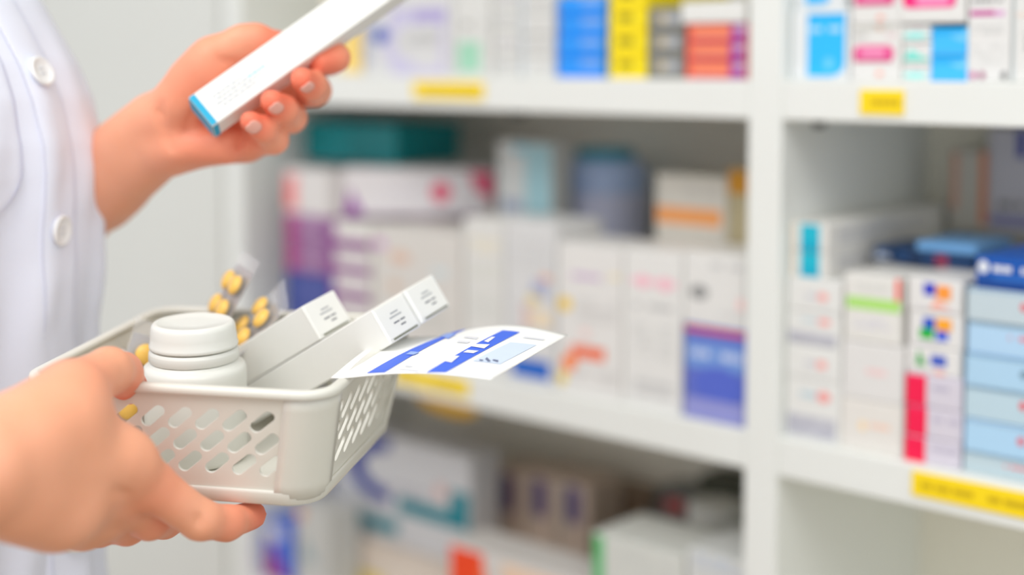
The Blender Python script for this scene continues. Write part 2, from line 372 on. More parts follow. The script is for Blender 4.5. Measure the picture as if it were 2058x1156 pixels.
pbox('tall white carton with pink heading and grey text', 1254, 1372, 499, 816, .01, .07, (239, 238, 235), [('G', 1270, 556, 1360, 580, (246, 196, 208), 1), ('E', 1280, 552, 1306, 578, (246, 190, 204)), ('E', 1324, 558, 1350, 586, (246, 190, 204)), ('G', 1275, 608, 1352, 626, (190, 190, 190), 1), ('G', 1275, 650, 1350, 720, (216, 216, 214), 4), ('G', 1275, 762, 1352, 800, (206, 206, 206), 2)], M_)
b6 = pbox('blue carton with red top edge standing by the divider', 1377, 1499, 651, 828, .008, .07, (96, 112, 200), [('R', 1377, 651, 1499, 672, (222, 76, 72)), ('R', 1379, 690, 1497, 745, (112, 150, 218)), ('G', 1388, 700, 1494, 730, (186, 200, 236), 1), ('E', 1395, 740, 1510, 815, (84, 104, 204)), ('R', 1377, 805, 1499, 850, (146, 150, 212))], M_)
pbox('white carton with grey text on top of the blue carton', 1375, 1499, 506, 650, .01, .07, (238, 237, 234), [('E', 1387, 572, 1424, 602, (150, 150, 150)), ('G', 1430, 528, 1494, 546, (196, 196, 196), 1), ('E', 1482, 600, 1498, 626, (246, 206, 204)), ('G', 1440, 625, 1490, 640, (214, 214, 214), 1)], zat(1377, 651, .008) + .0006)
# second row, deeper in the middle shelf
DB = .086
pbox('teal box standing on the purple stack at the back', 612, 797, 243, 340, .09, .10, (0, 134, 138), [('R', 614, 250, 700, 336, (0, 146, 152))], max(zat(572, 338, .014) , lz + .051) + .001)
pbox('white and pale blue carton at the back of the middle shelf', 1000, 1110, 283, 520, DB, .03, (196, 198, 196), [('R', 1032, 286, 1106, 310, (130, 184, 200)), ('R', 1056, 286, 1108, 520, (150, 188, 196)), ('R', 1010, 400, 1050, 430, (150, 160, 180))], M_)
pbox('white carton with orange band at the back by the divider', 1318, 1462, 348, 560, DB, .08, (206, 202, 192), [('R', 1320, 418, 1450, 452, (232, 156, 90)), ('G', 1340, 370, 1440, 400, (196, 192, 186), 1)], M_)
pbox('mustard and grey carton squeezed behind the divider', 1464, 1560, 336, 560, DB, .08, (176, 164, 130), [('R', 1464, 338, 1560, 392, (196, 136, 20))], M_)
# --- middle shelf, right bay
CY = (20, 186, 212)
wcol = (240, 240, 237)
stack('white carton with red dot', 'in stack touching the divider', 1571, 1687, [880, 754, 688, 620, 554], .01, .12, [wcol], [[('R', .04, .05, .92, .4, (196, 196, 204)), ('G', .06, .08, .9, .36, (176, 176, 190), 4), ('E', .58, .66, .82, .84, (246, 160, 156)), ('R', .28, .7, .58, .8, (196, 214, 222))], [('E', .56, .36, .76, .62, (246, 170, 164)), ('R', .36, .42, .58, .56, (206, 206, 212)), ('G', .3, .16, .8, .26, (226, 224, 224), 1)]], M_, 'white cartons with dotted logo')
zc = zat(1571, 554, .01) + .0006
stack('white carton with a cyan band', 'of the cyan-banded pair', 1577, 1662, [553, 501, 446], .014, .22, [(240, 238, 233)], [[('R', .28, .0, .8, 1, CY), ('R', .28, .0, .8, .35, (0, 172, 204)), ('R', .1, .0, .15, 1, (244, 226, 200))]], zc, 'cartons with cyan bands', sides=[('G', .08, .2, .8, .8, (206, 206, 208))])
stack('white carton with faint red text', 'below the green-striped carton', 1690, 1813, [900, 797, 682], .01, .16, [(240, 236, 230), (237, 235, 233)], [[('G', .28, .45, .8, .62, (246, 206, 186), 1), ('E', .3, .4, .42, .6, (248, 220, 180))], [('G', .4, .42, .78, .6, (244, 206, 206), 1)]], M_, 'plain white cartons')
pbox('white carton with a green stripe and red corner strip', 1698, 1813, 548, 681, .011, .16, (240, 238, 233), [('R', 1702, 600, 1812, 624, (176, 226, 120)), ('R', 1800, 552, 1813, 606, (242, 110, 96)), ('G', 1722, 566, 1785, 586, (222, 222, 218), 1), ('G', 1715, 640, 1790, 662, (220, 218, 228), 2)], zat(1690, 682, .01) + .0006)
zz = [932, 872, 811, 748]
stack('white carton with a crimson end', 'in its stack, middle shelf', 1817, 1930, zz, .01, .16, [(226, 220, 232)], [[('R', .0, .0, .38, 1, (246, 14, 76)), ('R', .0, .86, .38, 1, (250, 40, 96)), ('G', .5, .5, .95, .8, (196, 190, 210), 1)]], M_, 'crimson-ended cartons')
ztop = zat(1817, 748, .01) + .0005
stack('white carton with coloured square logo', 'above the crimson-ended cartons', 1821, 1931, [747, 692, 622, 556], .012, .16, [(240, 238, 236)], [
    [('R', .46, .35, .74, .75, (60, 90, 196)), ('T', .18, .3, .38, .9, (60, 170, 80)), ('E', .5, .02, .74, .2, (246, 190, 180))],
    [('R', .28, .5, .5, .85, (30, 80, 196)), ('R', .22, .22, .48, .52, (30, 180, 60)), ('R', .52, .5, .8, .86, (252, 170, 40)), ('R', .52, .22, .74, .5, (40, 90, 220)), ('G', .2, .02, .9, .14, (214, 214, 220), 1)],
    [('R', .3, .5, .52, .88, (50, 60, 196)), ('R', .54, .4, .8, .84, (252, 156, 60)), ('T', .42, .1, .84, .4, (250, 180, 160)), ('G', .2, .04, .9, .16, (224, 220, 226), 1)]], ztop, 'cartons with coloured square logo')
LB = (184, 216, 240)
stack('light blue carton', 'in the light blue stack at the right edge', 1935, 2090, [968, 905, 840, 774, 708, 643, 577], .01, .16, [(200, 220, 228), (176, 214, 242), (190, 214, 226), (176, 212, 238), (180, 214, 242), (206, 222, 230)],
      [[('R', .0, .9, 1, 1, (150, 180, 200)), ('G', .55, .5, .85, .75, (236, 130, 140), 1)], [('R', .0, .92, 1, 1, (160, 190, 214)), ('E', .7, .45, .8, .72, (226, 110, 120))], [('R', .0, .92, 1, 1, (150, 180, 200)), ('E', .72, .5, .82, .78, (230, 90, 100))], [('R', .0, .92, 1, 1, (140, 176, 200)), ('E', .72, .45, .82, .7, (110, 140, 160))]], M_, 'light blue cartons')
zd = zat(1935, 577, .01) + .0006
pbox('royal blue carton with a white disc on the light blue stack', 1962, 2110, 514, 578, .012, .16, (8, 84, 174), [('E', 1966, 523, 1988, 549, (226, 230, 238)), ('G', 1996, 533, 2100, 556, (222, 226, 238), 1), ('R', 1996, 560, 2100, 568, (40, 110, 200)), ('R', 1963, 566, 2108, 580, (4, 66, 146))], zd)
zn = max(zat(1698, 548, .011), zat(1821, 556, .012)) + .0008
pbox('navy carton behind the square-logo cartons, a flat box on it', 1796, 1955, 499, 545, .07, .07, (14, 56, 100), [('R', 1880, 512, 1905, 545, (140, 50, 80)), ('R', 1830, 500, 1850, 545, (8, 40, 76))], zn)
pbox('flat light blue box lying on the navy carton', 1842, 1962, 485, 499, .068, .07, (110, 164, 214), [], zat(1796, 499, .07) + .0006)
pbox('small navy striped carton on top of the green-striped carton', 1756, 1789, 495, 545, .07, .07, (40, 70, 110), [('R', 1757, 510, 1788, 517, (190, 196, 206)), ('R', 1757, 530, 1788, 536, (160, 170, 186))], zn)
zg = zat(1935, 460, .20)
pbox('grey carton behind the royal blue carton', 1945, 2120, 462, 640, .226, .03, (172, 168, 158), [('G', 2005, 470, 2040, 486, (120, 120, 112), 1)], M_)
pbox('grey carton with navy square high at the right edge', 1988, 2140, 256, 462, .221, .035, (190, 188, 196), [('R', 2044, 262, 2064, 318, (40, 60, 150)), ('G', 2008, 400, 2058, 425, (110, 110, 112), 1), ('R', 1990, 436, 2130, 456, (130, 130, 176))], zat(1945, 462, .226) + .0006)
pbox('slim carton with orange edges leaning by the grey carton', 1910, 1986, 300, 462, .216, .035, (186, 182, 172), [('R', 1970, 303, 1985, 452, (210, 120, 70)), ('R', 1914, 306, 1926, 420, (206, 150, 126))], zat(1945, 462, .226) + .0006)
# --- lower shelf, left bay (stacks rise from the shelf below the picture)
pbox('blue and violet carton low beside the side panel', 530, 584, 1046, 1300, .02, .14, (72, 112, 216), [('E', 520, 1040, 570, 1085, (206, 206, 214)), ('T', 520, 1085, 580, 1180, (150, 40, 130)), ('R', 512, 1060, 526, 1300, (90, 150, 236))], LOW)
pbox('white carton with grey swirl below the basket', 594, 660, 1010, 1300, .02, .045, (206, 206, 202), [('E', 596, 1020, 614, 1045, (214, 150, 120)), ('T', 604, 1080, 640, 1130, (160, 176, 180))], LOW)
pbox('big beige box lying under the white carton with teal band', 668, 1112, 1068, 1300, .07, .14, (218, 204, 190), [('R', 690, 1146, 770, 1230, (226, 200, 100)), ('G', 780, 1110, 900, 1140, (206, 194, 184), 2)], LOW)
zb = zat(668, 1068, .07) + .0006
pbox('white carton with teal band and navy arc under the shelf', 674, 946, 850, 1060, .085, .045, (212, 212, 214), [('R', 675, 1030, 800, 1058, (40, 132, 146)), ('R', 800, 1018, 944, 1050, (0, 120, 134)), ('R', 905, 990, 944, 1040, (10, 126, 140)), ('C', 700, 880, 850, 1010, (28, 48, 140)), ('G', 760, 975, 860, 1000, (170, 166, 176), 2), ('T', 875, 970, 905, 1000, (222, 170, 160))], zb)
for i, (a, b, y0) in enumerate(((992, 1052, 938), (1056, 1118, 948), (1122, 1186, 962))):
    pbox(['left', 'middle', 'right'][i] + ' of three upright beige cartons with purple bars under the shelf', a, b, y0, 1300, .15, .055, (200, 180, 164), [('O', a + 14, y0 + 14, b - 18, y0 + 92, (92, 76, 122)), ('R', a + 2, y0 + 4, a + 9, y0 + 120, (200, 194, 180))], zb, group='cartons with purple bars')
pbox('small olive carton beside the purple-barred cartons', 955, 984, 985, 1300, .15, .08, (120, 124, 30), [], zb)
pbox('brown carton at the back of the lower shelf', 1205, 1300, 975, 1300, .215, .04, (144, 122, 102), [('R', 1200, 980, 1296, 1000, (124, 104, 86))], LOW)
pbox('white box with orange-red corner at the bottom edge', 903, 1186, 1088, 1300, .006, .055, (226, 222, 218), [('R', 905, 1090, 1186, 1104, (226, 160, 136)), ('Q', 903, 1104, 972, 1300, (246, 70, 14)), ('T', 955, 1120, 1010, 1300, (248, 120, 70)), ('R', 1010, 1158, 1186, 1200, (236, 206, 180))], LOW)
pbox('white carton with a green left edge at the bottom', 1192, 1376, 1068, 1300, .012, .075, (222, 224, 218), [('R', 1192, 1070, 1214, 1300, (90, 186, 116)), ('G', 1250, 1120, 1350, 1150, (206, 208, 204), 2)], LOW)
pbox('white carton with pale blue print at the foot of divider', 1381, 1497, 1100, 1300, .012, .075, (220, 222, 220), [('G', 1400, 1120, 1490, 1150, (190, 200, 216), 2)], LOW)
pbox('dark olive block standing in for shadow under the board by the divider', 1404, 1540, 955, 1300, .21, .045, (62, 64, 46), [], LOW)  # dark box added to stand in for the shadow at the back of the bay
pbox('small grey carton with red corner behind the green-edged one', 1318, 1398, 980, 1300, .21, .045, (120, 122, 120), [('R', 1335, 1002, 1376, 1030, (190, 84, 84)), ('R', 1320, 986, 1340, 1004, (70, 76, 76))], LOW)

# a round white tub and a blue jar
def jar(name, label, cat, px0, px1, yt, d, base, prof_fn, m, parts):
    sc = shelf_at((px0 + px1)/2, yt, d)[0]; r = (shelf_at(px1, yt, d)[0] - shelf_at(px0, yt, d)[0])/2 * .82
    h = shelf_at((px0 + px1)/2, yt, d)[1] - base
    o = link(name, lathe_mesh(name, [(a*r, b*h) for a, b in prof_fn]), m, None, True)
    o.location = W(sc, d, base); tag(o, label, cat)
    for (pn, prof, pm) in parts:
        link(pn, lathe_mesh(pn, [(a*r, b*h) for a, b in prof]), pm, o, True)
    return o
jar('plastic_jar', 'round blue plastic jar with teal lid behind the white cartons', 'jar', 1132, 1302, 298, .182, ZM,
    [(.9, 0), (.98, .02), (1, .06), (1, .84), (.97, .9), (.86, .94), (.62, .955), (.6, .96)], mat('blue_plastic', (186, 208, 250), .3, .1, 25, sss=.2, sscale=.004), [
    ('lid', [(.66, .945), (.68, .95), (.68, .99), (.64, 1.0), (.3, 1.002)], mat('teal_plastic', (50, 160, 184), .35)), ('wrap_label', [(1.004, .52), (1.008, .53), (1.008, .78), (1.004, .79)], mat('label_paper', (216, 220, 246), .5))])
jar('plastic_tub', 'white round tub between the green-edged carton and the divider', 'jar', 1384, 1496, 1012, .138, LOW,
    [(.9, 0), (.97, .01), (1, .05), (1, .8), (.98, .84)], mat('white_plastic', (222, 222, 216), .35, .02), [
    ('lid', [(1.03, .83), (1.05, .84), (1.05, .98), (1.0, 1.0), (.4, 1.002)], mat('white_plastic', (212, 212, 206), .35, .02))])

# ------------------------------------------------------------------ white plastic basket
def rot3(a, b, c): return Matrix.Rotation(a, 3, 'Z') @ Matrix.Rotation(b, 3, 'X') @ Matrix.Rotation(c, 3, 'Y')
BW, BL, BH, BT = .1806, .179, .0666, .0137
BROT = rot3(-.199, .0537, .0062); BPOS = Vector((-.1674, .8454, 1.0279))
BM = BROT.to_4x4(); BM.translation = BPOS
PLA = mat('basket_plastic', (222, 221, 212), .32, .01, 20, sss=.25, sscale=.004)
basket = empty('plastic_basket'); basket.matrix_world = BM
tag(basket, 'white plastic basket with slanted slots held in the lower hand', 'basket')
def wall_panel(width, slots_x, band=.0085):
    cu = bpy.data.curves.new('w', 'CURVE'); cu.dimensions = '2D'; cu.fill_mode = 'BOTH'; cu.extrude = .0008
    hs = math.hypot(BH, BT)
    def spline(P):
        s = cu.splines.new('POLY'); s.points.add(len(P) - 1); s.use_cyclic_u = True
        for q, p in zip(s.points, P): q.co = (p[0], p[1], 0, 1)
    spline([(-width/2, 0), (width/2, 0), (width/2 - BT, -hs + .002), (-width/2 + BT, -hs + .002)])
    sr = .0033; half = .0054; ang = math.radians(40)
    for r, vy in enumerate((-.0185, -.0318, -.0452)):
        for x in slots_x:
            cx = x + r*.0013
            P = []
            for sgn, a0 in ((1, -90), (-1, 90)):
                for t in range(9):
                    a = math.radians(a0 + t*22.5)
                    lx = sgn*half + sr*math.cos(a); ly = sr*math.sin(a)
                    P.append((cx + lx*math.cos(ang) - ly*math.sin(ang), vy + lx*math.sin(ang) + ly*math.cos(ang)))
            spline(P)
    o = bpy.data.objects.new('w', cu)
    me = bpy.data.meshes.new_from_object(o)
    bpy.data.objects.remove(o); bpy.data.curves.remove(cu)
    return me
def place_wall(me, half_l, axis):
    """axis: rotation of the wall about the basket's vertical"""
    n = Vector((0, -BH, -BT)).normalized()
    ca, sa = math.cos(axis), math.sin(axis); hs = math.hypot(BH, BT)
    for v in me.vertices:
        x, q, zz = v.co
        f = -q / hs
        p = Vector((x, -half_l + BT*f, -BH*f)) + n*(zz - .0022)
        v.co = (p.x*ca - p.y*sa, p.x*sa + p.y*ca, p.z)
    me.update(); return me
sx = [.0505 - .0158*k for k in range(8)]
for nm, hl, ax, wd_, in (('front', BL/2, 0, BW), ('right', BW/2, math.pi/2, BL), ('back', BL/2, math.pi, BW), ('left', BW/2, -math.pi/2, BL)):
    o = link('slotted_wall', place_wall(wall_panel(wd_ - .040, sx), hl, ax), PLA, basket)
def rr(hx, hy, r, n=8):
    P = []
    for cx, cy, a0 in ((hx - r, -hy + r, -90), (hx - r, hy - r, 0), (-hx + r, hy - r, 90), (-hx + r, -hy + r, 180)):
        for t in range(n + 1):
            a = math.radians(a0 + 90*t/n); P.append((cx + r*math.cos(a), cy + r*math.sin(a)))
    return P
def corner_piece(k):
    bm = bmesh.new(); rows = []
    for zi in range(7):
        f = zi/6; ring = []
        for off in (0, -.0020):
            hx, hy, r = BW/2 - BT*f + off, BL/2 - BT*f + off, .019 + off
            P = rr(hx, hy, r)[k*9:(k+1)*9]
            d0 = Vector(P[0]) - Vector(P[1]); d0.normalize(); d1 = Vector(P[-1]) - Vector(P[-2]); d1.normalize()
            e0 = {0: (-1, 0), 1: (0, -1), 2: (1, 0), 3: (0, 1)}[k]; e1 = {0: (0, 1), 1: (-1, 0), 2: (0, -1), 3: (1, 0)}[k]
            ex = .0058
            P = [(P[0][0] + e0[0]*ex, P[0][1] + e0[1]*ex)] + P + [(P[-1][0] + e1[0]*ex, P[-1][1] + e1[1]*ex)]
            ring.append([bm.verts.new((p[0], p[1], -BH*f)) for p in P])
        rows.append(ring)
    m = len(rows[0][0])
    for i in range(6):
        for j in range(m - 1):
            bm.faces.new((rows[i][0][j], rows[i][0][j+1], rows[i+1][0][j+1], rows[i+1][0][j]))
            bm.faces.new((rows[i][1][j+1], rows[i][1][j], rows[i+1][1][j], rows[i+1][1][j+1]))
        for j in (0, m - 1):
            bm.faces.new((rows[i][0][j], rows[i+1][0][j], rows[i+1][1][j], rows[i][1][j]))
    for i in (0, 6):
        for j in range(m - 1):
            bm.faces.new((rows[i][0][j], rows[i][0][j+1], rows[i][1][j+1], rows[i][1][j]))
    return from_bm('corner', bm)
for k in range(4): link('corner', corner_piece(k), PLA, basket, True)
def sweep(prof, hx, hy, r, name):
    bm = bmesh.new(); loops = []
    for (o_, z_) in prof:
        loops.append([bm.verts.new((p[0], p[1], z_)) for p in rr(hx + o_, hy + o_, max(r + o_, .002), 8)])
    n = len(loops[0]); m = len(prof)
    for i in range(m):
        for j in range(n):
            bm.faces.new((loops[i][j], loops[i][(j+1) % n], loops[(i+1) % m][(j+1) % n], loops[(i+1) % m][j]))
    return from_bm(name, bm)
link('rim', sweep([(-.0055, -.002), (-.0055, .0004), (-.0048, .0013), (-.0035, .0018), (-.0006, .0016), (.0006, .0008), (.0010, -.0004), (.0010, -.0028), (.0002, -.0034), (-.0004, -.0020), (-.002, -.0016), (-.0032, -.002)], BW/2, BL/2, .019, 'rim'), PLA, basket, True)
fb = link('foot_band', sweep([(.0009, .0078), (.0014, .0074), (.0014, .006), (.0002, 0), (-.001, -.0010), (-.004, -.0010), (-.004, .001), (-.0012, .0075)], BW/2 - BT, BL/2 - BT, .019, 'foot_band'), PLA, basket, True)
fb.location = (0, 0, -BH)
P = rr(BW/2 - BT - .001, BL/2 - BT - .001, .016)
bm = bmesh.new(); lo = [bm.verts.new((p[0], p[1], -BH - .0006)) for p in P]; hi = [bm.verts.new((p[0], p[1], -BH + .0012)) for p in P]
bm.faces.new(lo[::-1]); bm.faces.new(hi)
for j in range(len(P)): bm.faces.new((lo[j], lo[(j+1) % len(P)], hi[(j+1) % len(P)], hi[j]))
link('base', from_bm('base', bm), PLA, basket)
BZ = BROT @ Vector((0, 0, 1))
def in_basket(x, y, z): return BM @ Vector((x, y, z))

# ------------------------------------------------------------------ white medicine bottle
top = pt(388, 645, .835)
loc_floor = BM.inverted() @ top
hb = loc_floor.z - (-BH + .0014)
bottle = empty('medicine_bottle')
mm = BROT.to_4x4(); mm.translation = in_basket(loc_floor.x, loc_floor.y, -BH + .0014); bottle.matrix_world = mm
tag(bottle, 'white plastic medicine bottle with screw cap standing in the basket', 'bottle')
BP = mat('bottle_plastic', (226, 227, 221), .28, .01, 20, sss=.2, sscale=.003)
k = hb
link('body', lathe_mesh('body', [(.027, 0), (.029, .0012), (.0302, .004), (.0302, k - .045), (.0306, k - .036), (.0307, k - .0315), (.0304, k - .0285), (.0296, k - .0266), (.0284, k - .0256), (.0274, k - .0250), (.0266, k - .0243), (.0262, k - .0235), (.0225, k - .0225), (.0225, k - .018)], 72), BP, bottle, True)
link('tamper_ring', lathe_mesh('tamper_ring', [(.0235, k - .0230), (.0260, k - .0228), (.0266, k - .0220), (.0264, k - .0180), (.0262, k - .0172), (.0258, k - .0168), (.0257, k - .0160), (.0235, k - .0158)], 72), BP, bottle, True)
V = [(.0235, k - .0152), (.0258, k - .0150), (.0261, k - .0142), (.0260, k - .0128), (.0256, k - .0122), (.0252, k - .008), (.0247, k - .0032), (.0241, k - .0015), (.0230, k - .0004), (.0214, k), (.0206, k - .0006), (.010, k - .0007)]
link('cap', lathe_mesh('cap', V, 72), BP, bottle, True)

# ------------------------------------------------------------------ hand-sized cartons
def free_carton(name, label, o0, ax, ay, az, lx, ly, lz, rgb, group=None, bev=.0007):
    """carton with its corner at o0 and edges along the unit vectors ax, ay, az"""
    bm = bmesh.new(); add_box(bm, (0, 0, 0), (lx, ly, lz), bev)
    o = link(name, from_bm(name, bm), board(rgb))
    m = Matrix((ax, ay, az)).transposed().to_4x4(); m.translation = o0
    o.matrix_world = m
    tag(o, label, 'box', group); return o
def panel(o, rects, col, name='printed_panel', rough=.5):
    """rects: quads in the carton's own coordinates"""
    bm = bmesh.new()
    for q in rects: bm.faces.new([bm.verts.new(v) for v in q])
    me = bpy.data.meshes.new(name); bm.to_mesh(me); bm.free()
    return link(name, me, ink(col), o)
vdir = ray(770, 650).normalized()
xr_ = vdir.cross(Vector((0, 0, 1))).normalized(); up_ = xr_.cross(vdir).normalized()
rv = (xr_*.868 + up_*.496).normalized(); Bv = (xr_*.496 - up_*.868).normalized()
ph = math.radians(38)
Lv = (rv*math.cos(ph) - vdir*math.sin(ph)).normalized(); Ev = (rv*math.sin(ph) + vdir*math.cos(ph)).normalized()
w_, t_, l_ = .034, .0232, .128
WHT = (243, 243, 238)
def med(label, fold_bottom, ln, dw=0):
    o0 = fold_bottom - Bv*t_ - Lv*ln
    o = free_carton('medicine_carton', label, o0, Ev, Bv, Lv, w_ - dw, t_, ln, WHT, 'small white cartons in the basket')
    z = ln + .0004
    bm = bmesh.new(); add_box(bm, (.001, .0012, ln - .001), (w_ - dw - .001, t_ - .0022, ln + .0003), .0002)
    fl = link('end_flap', from_bm('end_flap', bm), board((246, 246, 242)), o)
    panel(o, [((.004, t_ - .0020, z), (w_ - dw - .003, t_ - .0020, z), (w_ - dw - .003, t_ - .0010, z), (.004, t_ - .0010, z))], (120, 122, 104), 'flap_slit')
    g = []; g2 = []
    for i, (a, b, c) in enumerate(((.38, .62, .30), (.30, .68, .40))):
        g2.append(((w_*a, t_*c, z), (w_*b, t_*c, z), (w_*b, t_*(c + .045), z), (w_*a, t_*(c + .045), z)))
    for i, (a, b, c) in enumerate(((.34, .52, .56), (.55, .70, .56), (.50, .66, .68))):
        g.append(((w_*a, t_*c, z), (w_*b, t_*c, z), (w_*b, t_*(c + .04), z), (w_*a, t_*(c + .04), z)))
    panel(o, g, (110, 112, 120)); panel(o, g2, (176, 178, 180))
    bm = bmesh.new(); add_box(bm, (-.00025, .0006, ln - .0012), (.0006, t_ - .0006, ln - .0006), 0)
    link('fold_edge', from_bm('fold_edge', bm), board((250, 250, 244)), o)
    return o
P2 = pt(787, 692, .826)
med('small white carton under the other one, pointing over the printed card', P2, l_)
med('small white carton resting on top of another, nearest the bottle', P2 - Bv*(t_ + .0005) - Lv*.0445, .105)
med('small white carton farthest back, its end highest of the three', P2 + Ev*(w_ + .0005) - Bv*.0008 + Lv*.002, l_)

# ------------------------------------------------------------------ printed card sticking out of the basket
def proj(p):
    x, y, z = p.x, p.y, p.z - CAMH
    d = y*cp - z*sp; v = z*cp + y*sp
    return PPX + FPX*x/d, PPY - FPX*v/d
N0, N1 = pt(700, 762, .768) + Vector((0, 0, .0010)), pt(986, 764, .736); F1 = pt(1141, 677, .851)
WDv = F1 - N1
def card_pt(t, w, off=0.0):
    t0 = max(t, 0.0)
    p = N0 + (N1 - N0)*t + WDv*w
    if t >= 0: p.z += .0050*math.sin(math.pi*min(t, 1.0)*.95)*(0.65 + .8*w)
    else: p.z += .003*t
    p.z += .004*math.sin(math.pi*w)*(1 - t)*.5
    return p + Vector((0, 0, off))
def sheet(name, tw, nt_, nw, off, m, parent, thick=0.0):
    """bilinear patch of the curved card; tw: corners (t,w) in order"""
    V, Fc = [], []
    lay = [off] if not thick else [off, off - thick]
    for of in lay:
        for i in range(nt_ + 1):
            for j in range(nw + 1):
                a, b = i/nt_, j/nw
                t = (tw[0][0]*(1-a) + tw[1][0]*a)*(1-b) + (tw[3][0]*(1-a) + tw[2][0]*a)*b
                w = (tw[0][1]*(1-a) + tw[1][1]*a)*(1-b) + (tw[3][1]*(1-a) + tw[2][1]*a)*b
                V.append(card_pt(t, w, of))
    st = (nt_+1)*(nw+1)
    for li in range(len(lay)):
        for i in range(nt_):
            for j in range(nw):
                q = [li*st + i*(nw+1)+j, li*st + (i+1)*(nw+1)+j, li*st + (i+1)*(nw+1)+j+1, li*st + i*(nw+1)+j+1]
                Fc.append(tuple(q if li == 0 else q[::-1]))
    if thick:
        ring = [i*(nw+1) for i in range(nt_+1)] + [nt_*(nw+1)+j for j in range(1, nw+1)] + [i*(nw+1)+nw for i in range(nt_-1, -1, -1)] + [j for j in range(nw-1, 0, -1)]
        for a, b in zip(ring, ring[1:] + ring[:1]): Fc.append((a, a + st, b + st, b))
    me = mesh(name, V, Fc)
    return link(name, me, m, parent, True)
card = sheet('printed_card', [(-.13, 0), (1, 0), (1, 1), (-.42, 1)], 44, 20, 0, mat('card_paper', (250, 250, 248), .45, .01, 30), None, .0004)
tag(card, 'white curved card printed with blue bands sticking out of the basket', 'card')
_grid = [(i/120 - .15, j/60) for i in range(139) for j in range(61)]
_gp = np.array([proj(card_pt(t, w)) for t, w in _grid])
def tw_of(px, py):
    return _grid[int(np.argmin(((_gp - (px, py))**2).sum(1)))]
def card_print(quad, col, off, name='printed_band', n=(14, 6)):
    sheet(name, [tw_of(*q) for q in quad], n[0], n[1], off, ink(col), card)
BLU = (62, 108, 232)
card_print([(737, 751), (773, 750), (937, 662), (907, 663)], BLU, .0003)
card_print([(856, 750), (897, 750), (1046, 668), (1011, 665)], BLU, .0003)
card_print([(951, 726), (1004, 732), (1079, 695), (1025, 688)], (212, 226, 248), .0003, 'pale_panel')
for q in ([(893, 728), (906, 731), (924, 718), (914, 716)], [(947, 698), (972, 702), (985, 695), (955, 694)], [(972, 687), (982, 690), (996, 680), (988, 678)], [(930, 711), (952, 713), (962, 707), (940, 705)]):
    card_print(q, (246, 247, 250), .0006, 'white_mark', (4, 3))
card_print([(815, 714), (832, 716), (842, 710), (826, 708)], (150, 180, 244), .0006, 'pale_mark', (4, 3))
card_print([(882, 679), (900, 682), (916, 673), (898, 671)], (140, 170, 240), .0006, 'pale_mark', (4, 3))
for q in ([(975, 723), (982, 729), (986, 727), (979, 721)], [(990, 727), (1000, 729), (1002, 727), (992, 725)], [(962, 725), (970, 727), (972, 726), (964, 724)]):
    card_print(q, (110, 120, 150), .0006, 'small_print', (3, 2))
for q in ([(800, 745), (840, 748), (844, 745), (804, 742)], [(812, 738), (826, 740), (830, 737), (816, 735)], [(918, 690), (940, 692), (944, 688), (922, 686)], [(930, 680), (958, 683), (962, 680), (936, 677)], [(1050, 680), (1090, 685), (1096, 682), (1056, 677)]):
    card_print(q, (224, 226, 232), .0004, 'small_print', (4, 2))

# ------------------------------------------------------------------ blister packs with yellow pills
FOIL = mat('blister_foil', (196, 196, 198), .28, .05, 200, bump=.3, bscale=900, metal=.85)
CLR = mat('clear_plastic', (240, 240, 244), .12, .0, 20, alpha=.13)
PILL = mat('yellow_pill', (250, 196, 20), .3, .06, 200, sss=.2, sscale=.002)
dome_me = lathe_mesh('blister_dome', [(.0078, 0), (.0076, .0024), (.0066, .005), (.0047, .0066), (.0018, .0072)], 20)
pill_me = lathe_mesh('yellow_pill', [(.0012, .0002), (.0043, .0005), (.0062, .0017), (.0067, .0031), (.0062, .0045), (.0043, .0057), (.0012, .006)], 20)
for me_, m_ in ((dome_me, CLR), (pill_me, PILL)): me_.materials.append(m_)
def blister(label, pos, zdir, ydir, nx, ny):
    y = ydir.normalized(); z = (zdir - y*zdir.dot(y)).normalized(); x = y.cross(z)
    e = empty('blister_pack'); m = Matrix((x, y, z)).transposed().to_4x4(); m.translation = pos; e.matrix_world = m
    tag(e, label, 'blister pack', 'blister packs of yellow pills')
    hx, hy = nx*.0172/2 + .002, ny*.0172/2 + .003
    bm = bmesh.new(); add_box(bm, (-hx, -hy, -.0003), (hx, hy, 0), 0); link('foil', from_bm('foil', bm), FOIL, e)
    bm = bmesh.new(); add_box(bm, (-hx - .0015, -hy - .0015, .0002), (hx + .0015, hy + .009, .0007), 0); link('clear_sheet', from_bm('clear_sheet', bm), CLR, e)
    for i in range(nx):
        for j in range(ny):
            p = ((i - (nx-1)/2)*.0172, (j - (ny-1)/2)*.0172, .0007)
            for nm, me_ in (('blister_dome', dome_me), ('pill', pill_me)):
                q = bpy.data.objects.new(nm, me_); COL.objects.link(q); q.parent = e; q.location = p
                me_.polygons.foreach_set('use_smooth', [True]*len(me_.polygons))
    return e
blister('blister pack of yellow pills sticking up behind the bottle', pt(424, 668, .908), Vector((-.80, -.42, .45)), Vector((.42, .15, .80)), 2, 5)
blister('blister pack of yellow pills leaning between bottle and cartons', pt(476, 690, .897), Vector((-.85, -.32, .42)), Vector((.66, -.05, .66)), 2, 4)
blister('blister pack of yellow pills left of the bottle by the thumb', pt(300, 775, .872), Vector((.45, -.8, .35)), Vector((.25, .3, .9)), 2, 3)

